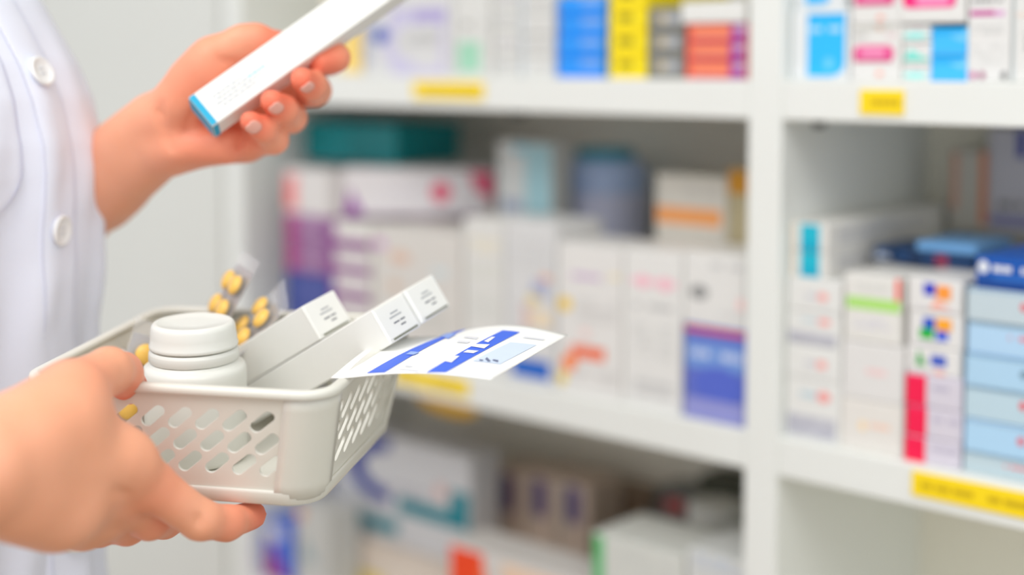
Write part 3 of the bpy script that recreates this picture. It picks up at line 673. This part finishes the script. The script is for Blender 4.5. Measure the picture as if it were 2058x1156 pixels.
# ------------------------------------------------------------------ carton in the raised hand
a_ = Vector((.80*.944, .33, .60*.944)).normalized()
wv = Vector((.6*.963, -.27, -.8*.963)); wv = (wv - a_*wv.dot(a_)).normalized()
nv = a_.cross(wv).normalized()
if nv.y > 0: nv = -nv          # outward normal of the white face
FW, FT, FL = .0248, .019, .185
c0 = pt(378, 196, .884)
hb_ = free_carton('medicine_carton', 'long white carton with blue end held in the raised hand', c0, a_, wv, -nv, FL, FW, FT, (246, 246, 241), None, .0006)
CYA = (0, 166, 206)
e_ = .0004
panel(hb_, [((.0002, .0006, -e_), (.0042, .0006, -e_), (.0042, FW - .0006, -e_), (.0002, FW - .0006, -e_)),
            ((.0002, FW + e_, .0004), (.0042, FW + e_, .0004), (.0042, FW + e_, FT - .0006), (.0002, FW + e_, FT - .0006)),
            ((-e_, .0006, .0006), (-e_, FW - .0006, .0006), (-e_, FW - .0006, FT - .0006), (-e_, .0006, FT - .0006))], CYA, 'blue_end_band')
R_ = []; R2 = []
rr_ = random.Random(3)
for row, (a, b) in enumerate(((.012, .034), (.013, .050), (.011, .046), (.014, .040))):
    y0 = FW*(.34 + row*.11); x = a
    while x < b:
        ww = rr_.uniform(.0015, .0045); (R2 if x > .034 and row < 2 else R_).append(((x, y0, -e_), (min(x+ww, b), y0, -e_), (min(x+ww, b), y0 + .0011, -e_), (x, y0 + .0011, -e_))); x += ww + .0007
panel(hb_, R_, (196, 200, 206), 'small_print'); panel(hb_, R2, (150, 210, 226), 'blue_print')

# ------------------------------------------------------------------ person: body surface grown from rounded bones
class Field:
    def __init__(self, lo, hi, h):
        self.lo = np.array(lo, float); self.h = h
        self.n = np.ceil((np.array(hi) - self.lo)/h).astype(int) + 1
        self.ax = [self.lo[i] + h*np.arange(self.n[i]) for i in range(3)]
    def new(self): return np.full(self.n, 0.05, np.float32)
    def cap(self, F, a, b, ra, rb, k, sub=False, flat=None):
        a = np.array(a, float); b = np.array(b, float)
        mg = max(ra, rb) + k + 4*self.h + .006
        i0 = np.maximum(((np.minimum(a, b) - mg - self.lo)/self.h).astype(int), 0)
        i1 = np.minimum(((np.maximum(a, b) + mg - self.lo)/self.h).astype(int) + 1, self.n)
        if (i1 <= i0).any(): return
        X, Y, Z = np.meshgrid(*[self.ax[i][i0[i]:i1[i]] for i in range(3)], indexing='ij')
        P = np.stack([X, Y, Z], -1)
        ab = b - a; L2 = max(float(ab @ ab), 1e-12)
        t = np.clip(((P - a) @ ab)/L2, 0, 1)
        q = P - a - t[..., None]*ab
        if flat is not None:                      # flatten along a direction: (unit vector, factor)
            nn, fac = flat; nn = np.array(nn, float); q = q + ((q @ nn)*(fac - 1))[..., None]*nn
        d = np.sqrt((q*q).sum(-1)) - (ra + (rb - ra)*t)
        sl = tuple(slice(i0[i], i1[i]) for i in range(3))
        cur = F[sl]
        if sub:
            d = -d; hh = np.maximum(k - np.abs(cur - d), 0)/k
            F[sl] = np.maximum(cur, d) + hh*hh*k/4
        else:
            hh = np.maximum(k - np.abs(cur - d), 0)/k
            F[sl] = np.minimum(cur, d) - hh*hh*k/4
def smin(A, B, k):
    hh = np.maximum(k - np.abs(A - B), 0)/k
    return np.minimum(A, B) - hh*hh*k/4
def surface_nets(F, fld):
    s = F < 0
    nx, ny, nz = F.shape
    c = np.zeros((nx-1, ny-1, nz-1), np.int8)
    for dx in (0, 1):
        for dy in (0, 1):
            for dz in (0, 1): c += s[dx:nx-1+dx, dy:ny-1+dy, dz:nz-1+dz]
    act = (c > 0) & (c < 8)
    idx = np.full(act.shape, -1, np.int64); ijk = np.argwhere(act); idx[act] = np.arange(len(ijk))
    acc = np.zeros((len(ijk), 3)); cnt = np.zeros(len(ijk))
    corner = [(x, y, z) for x in (0, 1) for y in (0, 1) for z in (0, 1)]
    for a in corner:
        for ax in range(3):
            if a[ax]: continue
            b = list(a); b[ax] = 1
            fa = F[tuple((ijk + a).T)]; fb = F[tuple((ijk + b).T)]
            m = (fa < 0) != (fb < 0)
            t = np.zeros(len(ijk)); t[m] = fa[m]/(fa[m] - fb[m])
            p = np.array(a, float)[None, :].repeat(len(ijk), 0); p[:, ax] += t
            acc[m] += p[m]; cnt[m] += 1
    V = (ijk + acc/np.maximum(cnt, 1)[:, None])*fld.h + fld.lo
    quads = []
    for ax in range(3):
        o1, o2 = [(1, 2), (2, 0), (0, 1)][ax]
        sl = [slice(None)]*3; sh = [slice(None)]*3
        sl[ax] = slice(0, -1); sh[ax] = slice(1, None)
        cr = s[tuple(sl)] != s[tuple(sh)]
        e = np.argwhere(cr)
        ok = (e[:, o1] > 0) & (e[:, o2] > 0) & (e[:, o1] < F.shape[o1]-1) & (e[:, o2] < F.shape[o2]-1)
        e = e[ok]
        d1 = np.zeros(3, int); d1[o1] = 1; d2 = np.zeros(3, int); d2[o2] = 1
        q = np.stack([idx[tuple((e - d1 - d2).T)], idx[tuple((e - d2).T)], idx[tuple(e.T)], idx[tuple((e - d1).T)]], 1)
        flip = ~s[tuple(e.T)]
        q[flip] = q[flip][:, ::-1]
        quads.append(q)
    Q = np.concatenate(quads); Q = Q[(Q >= 0).all(1)]
    return V, Q
def relax(V, Q, it=2, lam=.5):
    E_ = np.concatenate([Q[:, [0, 1]], Q[:, [1, 2]], Q[:, [2, 3]], Q[:, [3, 0]]])
    for _ in range(it):
        S = np.zeros_like(V); c = np.zeros(len(V))
        np.add.at(S, E_[:, 0], V[E_[:, 1]]); np.add.at(c, E_[:, 0], 1)
        np.add.at(S, E_[:, 1], V[E_[:, 0]]); np.add.at(c, E_[:, 1], 1)
        V = V + lam*(S/np.maximum(c, 1)[:, None] - V)
    return V

def arm(lo, hi, palm, fingers, creases, h=.0016, kp=.010, kf=.0042, kj=.007):
    fld = Field(lo, hi, h)
    A = fld.new()
    for a, b, ra, rb in palm: fld.cap(A, a, b, ra, rb, kp)
    FF = None
    for chain in fingers:
        f = fld.new()
        for (p, r), (q, s) in zip(chain, chain[1:]): fld.cap(f, p, q, r, s, kf)
        FF = f if FF is None else smin(FF, f, .0012)
    A = smin(A, FF, kj)
    def first(px, py):
        o, d = np.array((0, 0, CAMH)), np.array(ray(px, py))
        for t in np.arange(.6, 1.05, .001):
            g = np.round((o + d*t - fld.lo)/h).astype(int)
            if (g >= 0).all() and (g < fld.n).all() and A[tuple(g)] < 0: return o + d*(t - .0002)
        return None
    cuts = []
    for line, r in creases:
        P = [first(*q) for q in line]
        cuts += [(a, b, r) for a, b in zip(P, P[1:]) if a is not None and b is not None and np.linalg.norm(a - b) < .03]
    for a, b, r in cuts: fld.cap(A, a, b, r, r, .0035, sub=True)
    V, Q = surface_nets(A, fld)
    return relax(V, Q, 3), Q

# left arm (raised hand, palm towards the camera)
def ch(*js): return [(pt(*j[:3]), j[3]) for j in js]
Lel = Vector((-.425, 1.11, 1.02)); Lsh = Vector((-.425, 1.03, 1.27))
Lw = pt(322, 266, .938)
axf = (Lw - Lel).normalized(); sdv = axf.cross(Vector((0, 1, 0))).normalized()
palmL = [(Lsh, Lel, .047, .040),
         (Lel, Lel.lerp(Lw, .4), .041, .036), (Lel.lerp(Lw, .4), Lel.lerp(Lw, .75), .036, .0285),
         (Lel.lerp(Lw, .7) + sdv*.006, Lw + sdv*.009, .0255, .0185), (Lel.lerp(Lw, .7) - sdv*.006, Lw - sdv*.009, .0255, .0185),
         (pt(335, 240, .938), pt(560, 150, .955), .0155, .0125),
         (pt(340, 262, .940), pt(553, 196, .956), .0160, .0120),
         (pt(342, 285, .940), pt(530, 243, .950), .0160, .0115),
         (pt(350, 300, .936), pt(497, 290, .936), .0150, .0110),
         (pt(360, 296, .922), pt(455, 292, .920), .0105, .0125),            # heel of the palm
         (pt(340, 226, .926), pt(412, 140, .912), .0165, .0150),           # ball of the thumb
         (pt(372, 205, .922), pt(440, 165, .930), .0150, .0120)]
fingL = [ch((390, 160, .918, .0150), (428, 114, .912, .0128), (488, 84, .914, .0108), (515, 80, .916, .0102), (552, 88, .920, .0084)),
         ch((560, 150, .955, .0115), (664, 119, .945, .0100), (674, 116, .924, .0092), (646, 124, .916, .0080)),
         ch((553, 196, .956, .0112), (634, 182, .932, .0100), (627, 172, .905, .0090), (607, 159, .890, .0076)),
         ch((530, 243, .950, .0108), (586, 237, .925, .0096), (571, 220, .899, .0086), (546, 203, .886, .0074)),
         ch((497, 290, .936, .0104), (551, 281, .914, .0090), (529, 260, .892, .0079), (503, 244, .882, .0068))]
creL = [([(318, 205), (318, 228), (322, 250), (332, 275), (345, 300)], .0011), ([(328, 208), (326, 232), (330, 255), (342, 280)], .0007),
        ([(440, 118), (452, 124), (464, 126), (476, 124)], .0014), ([(420, 175), (405, 195), (392, 218), (380, 242), (374, 262)], .0009),
        ([(470, 300), (480, 290), (492, 278)], .0010)]
lo = (-.46, .85, .96); hi = (-.08, 1.18, 1.31)
VL, QL = arm(lo, hi, palmL, fingL, creL, h=.0019)
# right arm (lower hand under the basket, back of the hand towards the camera)
Rsh = Vector((-.50, .80, 1.29)); Rel = Vector((-.485, .69, 1.035)); Rw = pt(-30, 945, .648)
palmR = [(Rsh, Rel, .047, .041), (Rel, Rel.lerp(Rw, .45), .042, .034), (Rel.lerp(Rw, .45), Rw, .034, .0235),
         (pt(-30, 900, .655), pt(120, 852, .690), .0212, .0240),
         (pt(-30, 978, .655), pt(115, 1012, .690), .0212, .0240),
         (pt(40, 915, .668), pt(258, 930, .715), .0215, .0145),
         (pt(40, 945, .670), pt(235, 985, .725), .0225, .0150),
         (pt(40, 970, .672), pt(205, 1025, .733), .0205, .0145),
         (pt(40, 985, .672), pt(165, 1050, .733), .0200, .0140),
         (pt(60, 882, .672), pt(140, 806, .702), .0210, .0165),
         (pt(140, 830, .700), pt(235, 905, .718), .0160, .0110)]            # web between thumb and index
fingR = [ch((95, 840, .690, .0185), (146, 788, .706, .0155), (218, 746, .742, .0122), (244, 750, .762, .0110), (260, 780, .778, .0095)),
         ch((240, 918, .712, .0145), (300, 975, .728, .0128), (402, 1045, .744, .0105), (455, 1052, .760, .0093), (508, 1036, .782, .0078)),
         ch((232, 982, .725, .0140), (300, 1042, .752, .0112), (330, 1046, .782, .0098), (380, 1030, .812, .0085)),
         ch((205, 1025, .733, .0135), (255, 1055, .765, .0108), (285, 1045, .792, .0095), (325, 1025, .820, .0082)),
         ch((165, 1050, .733, .0125), (200, 1062, .762, .0098), (225, 1050, .785, .0086), (258, 1030, .806, .0075))]
creR = [([(228, 985), (242, 992), (256, 996)], .0010), ([(392, 1032), (400, 1045), (402, 1058)], .0005)]
lo = (-.55, .60, .90); hi = (-.10, .86, 1.33)
VR, QR = arm(lo, hi, palmR, fingR, creR, h=.0019)

# trunk and legs (coarse, under the coat)
FAC = Vector((math.cos(math.radians(40)), -math.sin(math.radians(40)), 0)); RGT = Vector((-math.sin(math.radians(40)), -math.cos(math.radians(40)), 0))
fld = Field((-.75, .62, -.02), (-.1, 1.25, 1.5), .011)
A = fld.new()
C0 = Vector((-.425, .925, 0))
def Z(v, z): return Vector((v.x, v.y, z))
for sgn in (-1, 1):
    hip = Z(C0 + RGT*.075*sgn, .82); knee = Z(C0 + RGT*.085*sgn, .45); ank = Z(C0 + RGT*.085*sgn, .07)
    fld.cap(A, hip, knee, .075, .052, .03); fld.cap(A, knee, ank, .052, .036, .02); fld.cap(A, ank - Vector((0, 0, .035)), ank + FAC*.13 - Vector((0, 0, .04)), .036, .028, .02)
    fld.cap(A, Z(C0 + RGT*.05*sgn, .86), Z(C0 + RGT*.045*sgn, 1.02), .08, .072, .04)
    fld.cap(A, Z(C0 + RGT*.045*sgn - FAC*.02, 1.02), Z(C0 + RGT*.04*sgn - FAC*.03, 1.18), .066, .058, .04)
    fld.cap(A, Z(C0, 1.27), Z(C0 + RGT*(.10 if sgn > 0 else .035), 1.26), .05, .045, .03)
fld.cap(A, Z(C0, 1.27), Z(C0 + FAC*.015, 1.43), .052, .047, .03)
VT, QT = surface_nets(A, fld)
VT = relax(VT, QT, 2)

V = np.concatenate([VL, VR, VT]); Q = np.concatenate([QL, QR + len(VL), QT + len(VL) + len(VR)])
me = bpy.data.meshes.new('person')
me.vertices.add(len(V)); me.vertices.foreach_set('co', V.astype(np.float32).ravel())
me.loops.add(len(Q)*4); me.loops.foreach_set('vertex_index', Q.astype(np.int32).ravel())
me.polygons.add(len(Q)); me.polygons.foreach_set('loop_start', np.arange(0, len(Q)*4, 4, dtype=np.int32)); 
me.update(calc_edges=True); me.validate()
me.polygons.foreach_set('use_smooth', [True]*len(me.polygons))
# natural redness of finger ends, knuckles and palm
pts = []
for chn in fingL + fingR:
    pts += [(chn[-1][0], .016, 1.0), (chn[-2][0], .015, .55), (chn[1][0], .016, .45)]
pts += [(pt(430, 270, .915), .035, .55), (pt(400, 170, .905), .035, .45), (pt(470, 300, .915), .03, .55)]
bl = np.zeros(len(V))
for p, r, a in pts:
    d2 = ((V - np.array(p))**2).sum(1); bl = np.maximum(bl, a*np.exp(-d2/(2*r*r)*1.4))
at = me.attributes.new('blush', 'FLOAT', 'POINT'); at.data.foreach_set('value', bl.astype(np.float32))
sk = bpy.data.materials.new('skin'); sk.use_nodes = True
nt = sk.node_tree; b = nt.nodes['Principled BSDF']
tc = nt.nodes.new('ShaderNodeTexCoord')
n1 = nt.nodes.new('ShaderNodeTexNoise'); n1.inputs['Scale'].default_value = 38; n1.inputs['Detail'].default_value = 3
nt.links.new(tc.outputs['Object'], n1.inputs['Vector'])
m1 = nt.nodes.new('ShaderNodeMix'); m1.data_type = 'RGBA'
m1.inputs[6].default_value = lin((238, 166, 130)); m1.inputs[7].default_value = lin((244, 178, 146))
nt.links.new(n1.outputs['Fac'], m1.inputs[0])
an = nt.nodes.new('ShaderNodeAttribute'); an.attribute_name = 'blush'
m2 = nt.nodes.new('ShaderNodeMix'); m2.data_type = 'RGBA'; m2.inputs[7].default_value = lin((236, 118, 90))
nt.links.new(m1.outputs[2], m2.inputs[6]); nt.links.new(an.outputs['Fac'], m2.inputs[0])
nt.links.new(m2.outputs[2], b.inputs['Base Color'])
b.inputs['Roughness'].default_value = .48; b.inputs['Specular IOR Level'].default_value = .35
b.inputs['Subsurface Weight'].default_value = .15; b.inputs['Subsurface Radius'].default_value = (1.0, .32, .16); b.inputs['Subsurface Scale'].default_value = .006
n2 = nt.nodes.new('ShaderNodeTexVoronoi'); n2.inputs['Scale'].default_value = 520
nt.links.new(tc.outputs['Object'], n2.inputs['Vector'])
n3 = nt.nodes.new('ShaderNodeTexNoise'); n3.inputs['Scale'].default_value = 130; nt.links.new(tc.outputs['Object'], n3.inputs['Vector'])
ad = nt.nodes.new('ShaderNodeMath'); ad.operation = 'MULTIPLY_ADD'; ad.inputs[1].default_value = .25
nt.links.new(n2.outputs['Distance'], ad.inputs[0]); nt.links.new(n3.outputs['Fac'], ad.inputs[2])
bp = nt.nodes.new('ShaderNodeBump'); bp.inputs['Strength'].default_value = .22; bp.inputs['Distance'].default_value = .0012
nt.links.new(ad.outputs[0], bp.inputs['Height']); nt.links.new(bp.outputs['Normal'], b.inputs['Normal'])
person = link('person', me, sk)
tag(person, 'person in a white lab coat holding a basket and a carton', 'person')

# finger nails
NAIL = mat('finger_nail', (240, 176, 160), .22, .03, 90, sss=.2, sscale=.002)
def nail(chain, nrm, ln=.0105, wd=.0088):
    tip, r = chain[-1]; prev = chain[-2][0]
    y = (tip - prev).normalized(); z = (nrm - y*nrm.dot(y)).normalized(); x = y.cross(z)
    V_, F_ = [], []
    for i in range(9):
        for j in range(7):
            u = i/8*2 - 1; v = j/6*2 - 1
            ww = wd/2*math.sqrt(max(0, 1 - (max(0, abs(v) - .35)/.65)**2*.75))
            xx = u*ww; yy = v*ln/2
            zz_ = r*1.0*math.sqrt(max(.05, 1 - (xx/(r*1.1))**2)) - .10*max(0, v)*.004
            V_.append(tip + x*xx + y*(yy + .0008) + z*(zz_ + .00035))
    for i in range(8):
        for j in range(6):
            F_.append((i*7+j, (i+1)*7+j, (i+1)*7+j+1, i*7+j+1))
    o = link('finger_nail', mesh('finger_nail', V_, F_), NAIL, person, True)
    sm = o.modifiers.new('s', 'SOLIDIFY'); sm.thickness = .0006; sm.offset = 0
for c in (fingL[2], fingL[3], fingL[4]): nail(c, Vector((.15, -.95, -.25)))
nail(fingL[0], Vector((-.2, .6, .75)), .012, .0105)
nail(fingR[0], Vector((.55, .75, .2)), .012, .011)

# ------------------------------------------------------------------ lab coat
COAT = mat('coat_cotton', (236, 240, 255), .85, .012, 300, bump=.12, bscale=1500, spec=.2)
sil = [(-330, -190), (-160, -60), (-60, 25), (0, 76), (60, 112), (130, 152), (200, 182), (290, 207), (350, 214), (480, 207), (600, 200), (700, 197), (850, 200), (1000, 208), (1100, 214), (1160, 218), (1400, 235)]
def interp(x, T):
    if x <= T[0][0]: return T[0][1]
    for (a, b), (c, d) in zip(T, T[1:]):
        if x <= c: return b + (d - b)*(x - a)/(c - a)
    return T[-1][1]
SY = .905
zsil = sorted((pt(x, y, SY).z, pt(x, y, SY).x) for y, x in sil)
SCL = [(.58, 1.12), (.80, 1.06), (.95, .96), (1.02, .95), (1.12, 1.0), (1.20, .98), (1.27, .90), (1.33, .62), (1.37, .42)]
AH, BD = .138, .100
SHF = [(0.0, 0.0), (2.0, 0.0)]
def coat_pt(th, z, off=0.0):
    s = interp(z, SCL)
    ext = s*math.hypot(BD*FAC.x, AH*RGT.x)
    xs = interp(z, zsil)
    if z > 1.25: xs = interp(1.25, zsil)*.999
    cx = xs - ext - .004 + interp(z, SHF)
    n2d = FAC*(math.cos(th)/BD) + RGT*(math.sin(th)/AH); n2d.normalize()
    env = min(1.0, max(0.15, (1.24 - z)/.12))
    fold = .0042*math.sin(5*th + 1.1 + 1.2*math.sin(5*z)) + .0032*math.sin(11*th - 6*z + .6) + .0020*math.sin(19*th + 9*z)
    fold += .006*(noise.noise(Vector((th*2.2, z*6.0, 3.1))))
    fold += .0022*noise.noise(Vector((th*6.0 + z*10, z*22.0, 1.7)))
    p = Vector((cx, C0.y - .015, z)) + FAC*(math.cos(th)*BD*s) + RGT*(math.sin(th)*AH*s) + n2d*(fold*env + off)
    return p
for _ in range(3):           # bring the coat's outline to where the photo shows it
    new = []
    for j in range(40):
        z = .6 + .66*j/39
        best = max((proj(coat_pt(-1.6 + 2.2*i/90, z)) for i in range(91)), key=lambda q: q[0])
        tgt = interp(best[1], sil)
        new.append((z, interp(z, SHF) + (tgt - best[0])*SY/FPX))
    SHF = new
NTH, NZ = 300, 220
Z0, Z1 = .60, 1.365
def grid_mesh(name, f, nu, nv, closed=False, thick=0.0):
    V_ = [f(i/nu, j/nv) for i in range(nu if closed else nu + 1) for j in range(nv + 1)]
    F_ = []
    for i in range(nu):
        i2 = (i + 1) % nu if closed else i + 1
        for j in range(nv): F_.append((i*(nv+1)+j, i2*(nv+1)+j, i2*(nv+1)+j+1, i*(nv+1)+j+1))
    return mesh(name, V_, F_)
coat = link('lab_coat', grid_mesh('lab_coat', lambda u, v: coat_pt(u*2*math.pi, Z0 + (Z1 - Z0)*v), NTH, NZ, True), COAT, person, True)
sm = coat.modifiers.new('cloth', 'SOLIDIFY'); sm.thickness = .0015; sm.offset = -1
# front overlap with button line: find where the buttons sit
def coat_hit(px, py):
    best = None
    for i in range(0, 200):
        th = -1.4 + 2.9*i/199
        for j in range(0, 160):
            z = .78 + .52*j/159
            q = proj(coat_pt(th, z)); dd = (q[0]-px)**2 + (q[1]-py)**2
            if best is None or dd < best[0]: best = (dd, th, z)
    return best[1], best[2]
b1 = coat_hit(70, 147); b2 = coat_hit(112, 462)
def th_line(z): return b1[0] + (b2[0] - b1[0])*(z - b1[1])/(b2[1] - b1[1])
def strip(name, w0, w1, off, z0=Z0, z1=1.25):
    def f(u, v):
        z = z0 + (z1 - z0)*v
        lift = off*(1 - abs(2*u - 1)**6)
        return coat_pt(th_line(z) + (w0 + (w1 - w0)*u)/.125, z, lift)
    return link(name, grid_mesh(name, f, 10, 150), COAT, coat, True)
strip('placket', -.021, .018, .0028)
for ww in (-.0175, .0145):
    def f(u, v, ww=ww):
        z = Z0 + (1.25 - Z0)*v
        return coat_pt(th_line(z) + (ww + .0007*u)/.125, z, .0031 + .0003*math.sin(v*900))
    link('stitching', grid_mesh('stitching', f, 1, 400), mat('stitch_thread', (214, 218, 236), .8), coat)
BTN = mat('button_plastic', (240, 240, 240), .25, .01, 60)
zb_ = [b1[1], b2[1]]; step = b1[1] - b2[1]
for z in (b1[1], b2[1], b2[1] - step, b2[1] - 2*step):
    th = th_line(z)
    p = coat_pt(th, z, .0032); px_ = coat_pt(th + .05, z, .003); pz_ = coat_pt(th, z + .01, .003)
    y_ = (pz_ - p).normalized(); x_ = (px_ - p).normalized(); n_ = y_.cross(x_).normalized()
    if n_.dot(FAC) < 0: n_ = -n_
    x_ = y_.cross(n_).normalized()
    m = Matrix((x_, y_, n_)).transposed().to_4x4(); m.translation = p
    prof = [(.002, .0001), (.0085, .0001), (.0098, .0008), (.0102, .0018), (.0098, .0030), (.0088, .0034), (.0078, .0030), (.0070, .0022), (.0025, .0020)]
    o = link('button', lathe_mesh('button', prof, 40), BTN, coat, True); o.matrix_world = m
    bm = bmesh.new()
    for hx, hy in ((-1, -1), (1, -1), (-1, 1), (1, 1)):
        P = [((hx*.0017 + .0008*math.cos(k*math.pi/5)), (hy*.0017 + .0008*math.sin(k*math.pi/5)), .00212) for k in range(10)]
        bm.faces.new([bm.verts.new(v) for v in P])
    for hy in (-1, 1):
        add_box(bm, (-.0017, hy*.0017 - .0004, .002), (.0017, hy*.0017 + .0004, .0026), 0)
    link('thread', from_bm('thread', bm), mat('button_thread', (208, 210, 216), .8), coat).matrix_world = m
# breast pocket with rounded corner
e0 = coat_hit(46, 300); e1_ = coat_hit(20, 428)
pz0, pz1 = e1_[1] - .002, e1_[1] + .115
pth = e0[0]
def pocket(u, v):
    x = u*.105; y = v*(pz1 - pz0); r = .03
    yb = 0.0
    if x < r: yb = r - math.sqrt(max(0, r*r - (r - x)**2))
    if x > .105 - r: yb = r - math.sqrt(max(0, r*r - (x - .105 + r)**2))
    y = yb + (pz1 - pz0 - yb)*v
    edge = min(1.0, min(u, 1 - u)*24, v*24 + .0)
    return coat_pt(pth + x/.125, pz0 + y, .0004 + .0024*edge)
link('breast_pocket', grid_mesh('breast_pocket', pocket, 40, 40), COAT, coat, True)
ST = []
def pk_edge(s, inset):
    return None
def seam(u, v):
    # runs down the pocket's right edge and round the corner
    r = .03; L1 = (pz1 - pz0 - r); L2 = r*math.pi/2; L3 = .05; q = u*(L1 + L2 + L3)
    if q < L1: x, y = .003, pz1 - pz0 - q
    elif q < L1 + L2:
        a = (q - L1)/r; x, y = .003 + (r - .003)*(1 - math.cos(a)), r - (r - .003)*math.sin(a)
    else: x, y = r + q - L1 - L2, .003
    return coat_pt(pth + (x + v*.0008)/.125, pz0 + y, .0036 + .0003*math.sin(u*500))
link('pocket_seam', grid_mesh('pocket_seam', seam, 300, 1), mat('stitch_thread', (206, 210, 232), .8), coat)
# sleeves ending above the elbows, lapels
for (sh, el, nm) in ((Lsh, Lel, 'sleeve'), (Rsh, Rel, 'sleeve')):
    ax_ = (el - sh).normalized(); u_ = ax_.cross(Vector((0, 1, .2))).normalized(); v_ = ax_.cross(u_)
    def f(u, v, sh=sh, el=el, ax_=ax_, u_=u_, v_=v_):
        a = u*2*math.pi; p = sh.lerp(el, -.12 + .78*v); r = .062 - .006*v + .002*math.sin(4*a + 9*v)
        return p + u_*(r*math.cos(a)) + v_*(r*math.sin(a))
    o = link('sleeve', grid_mesh('sleeve', f, 48, 24, True), COAT, coat, True)
    sm = o.modifiers.new('cloth', 'SOLIDIFY'); sm.thickness = .0015
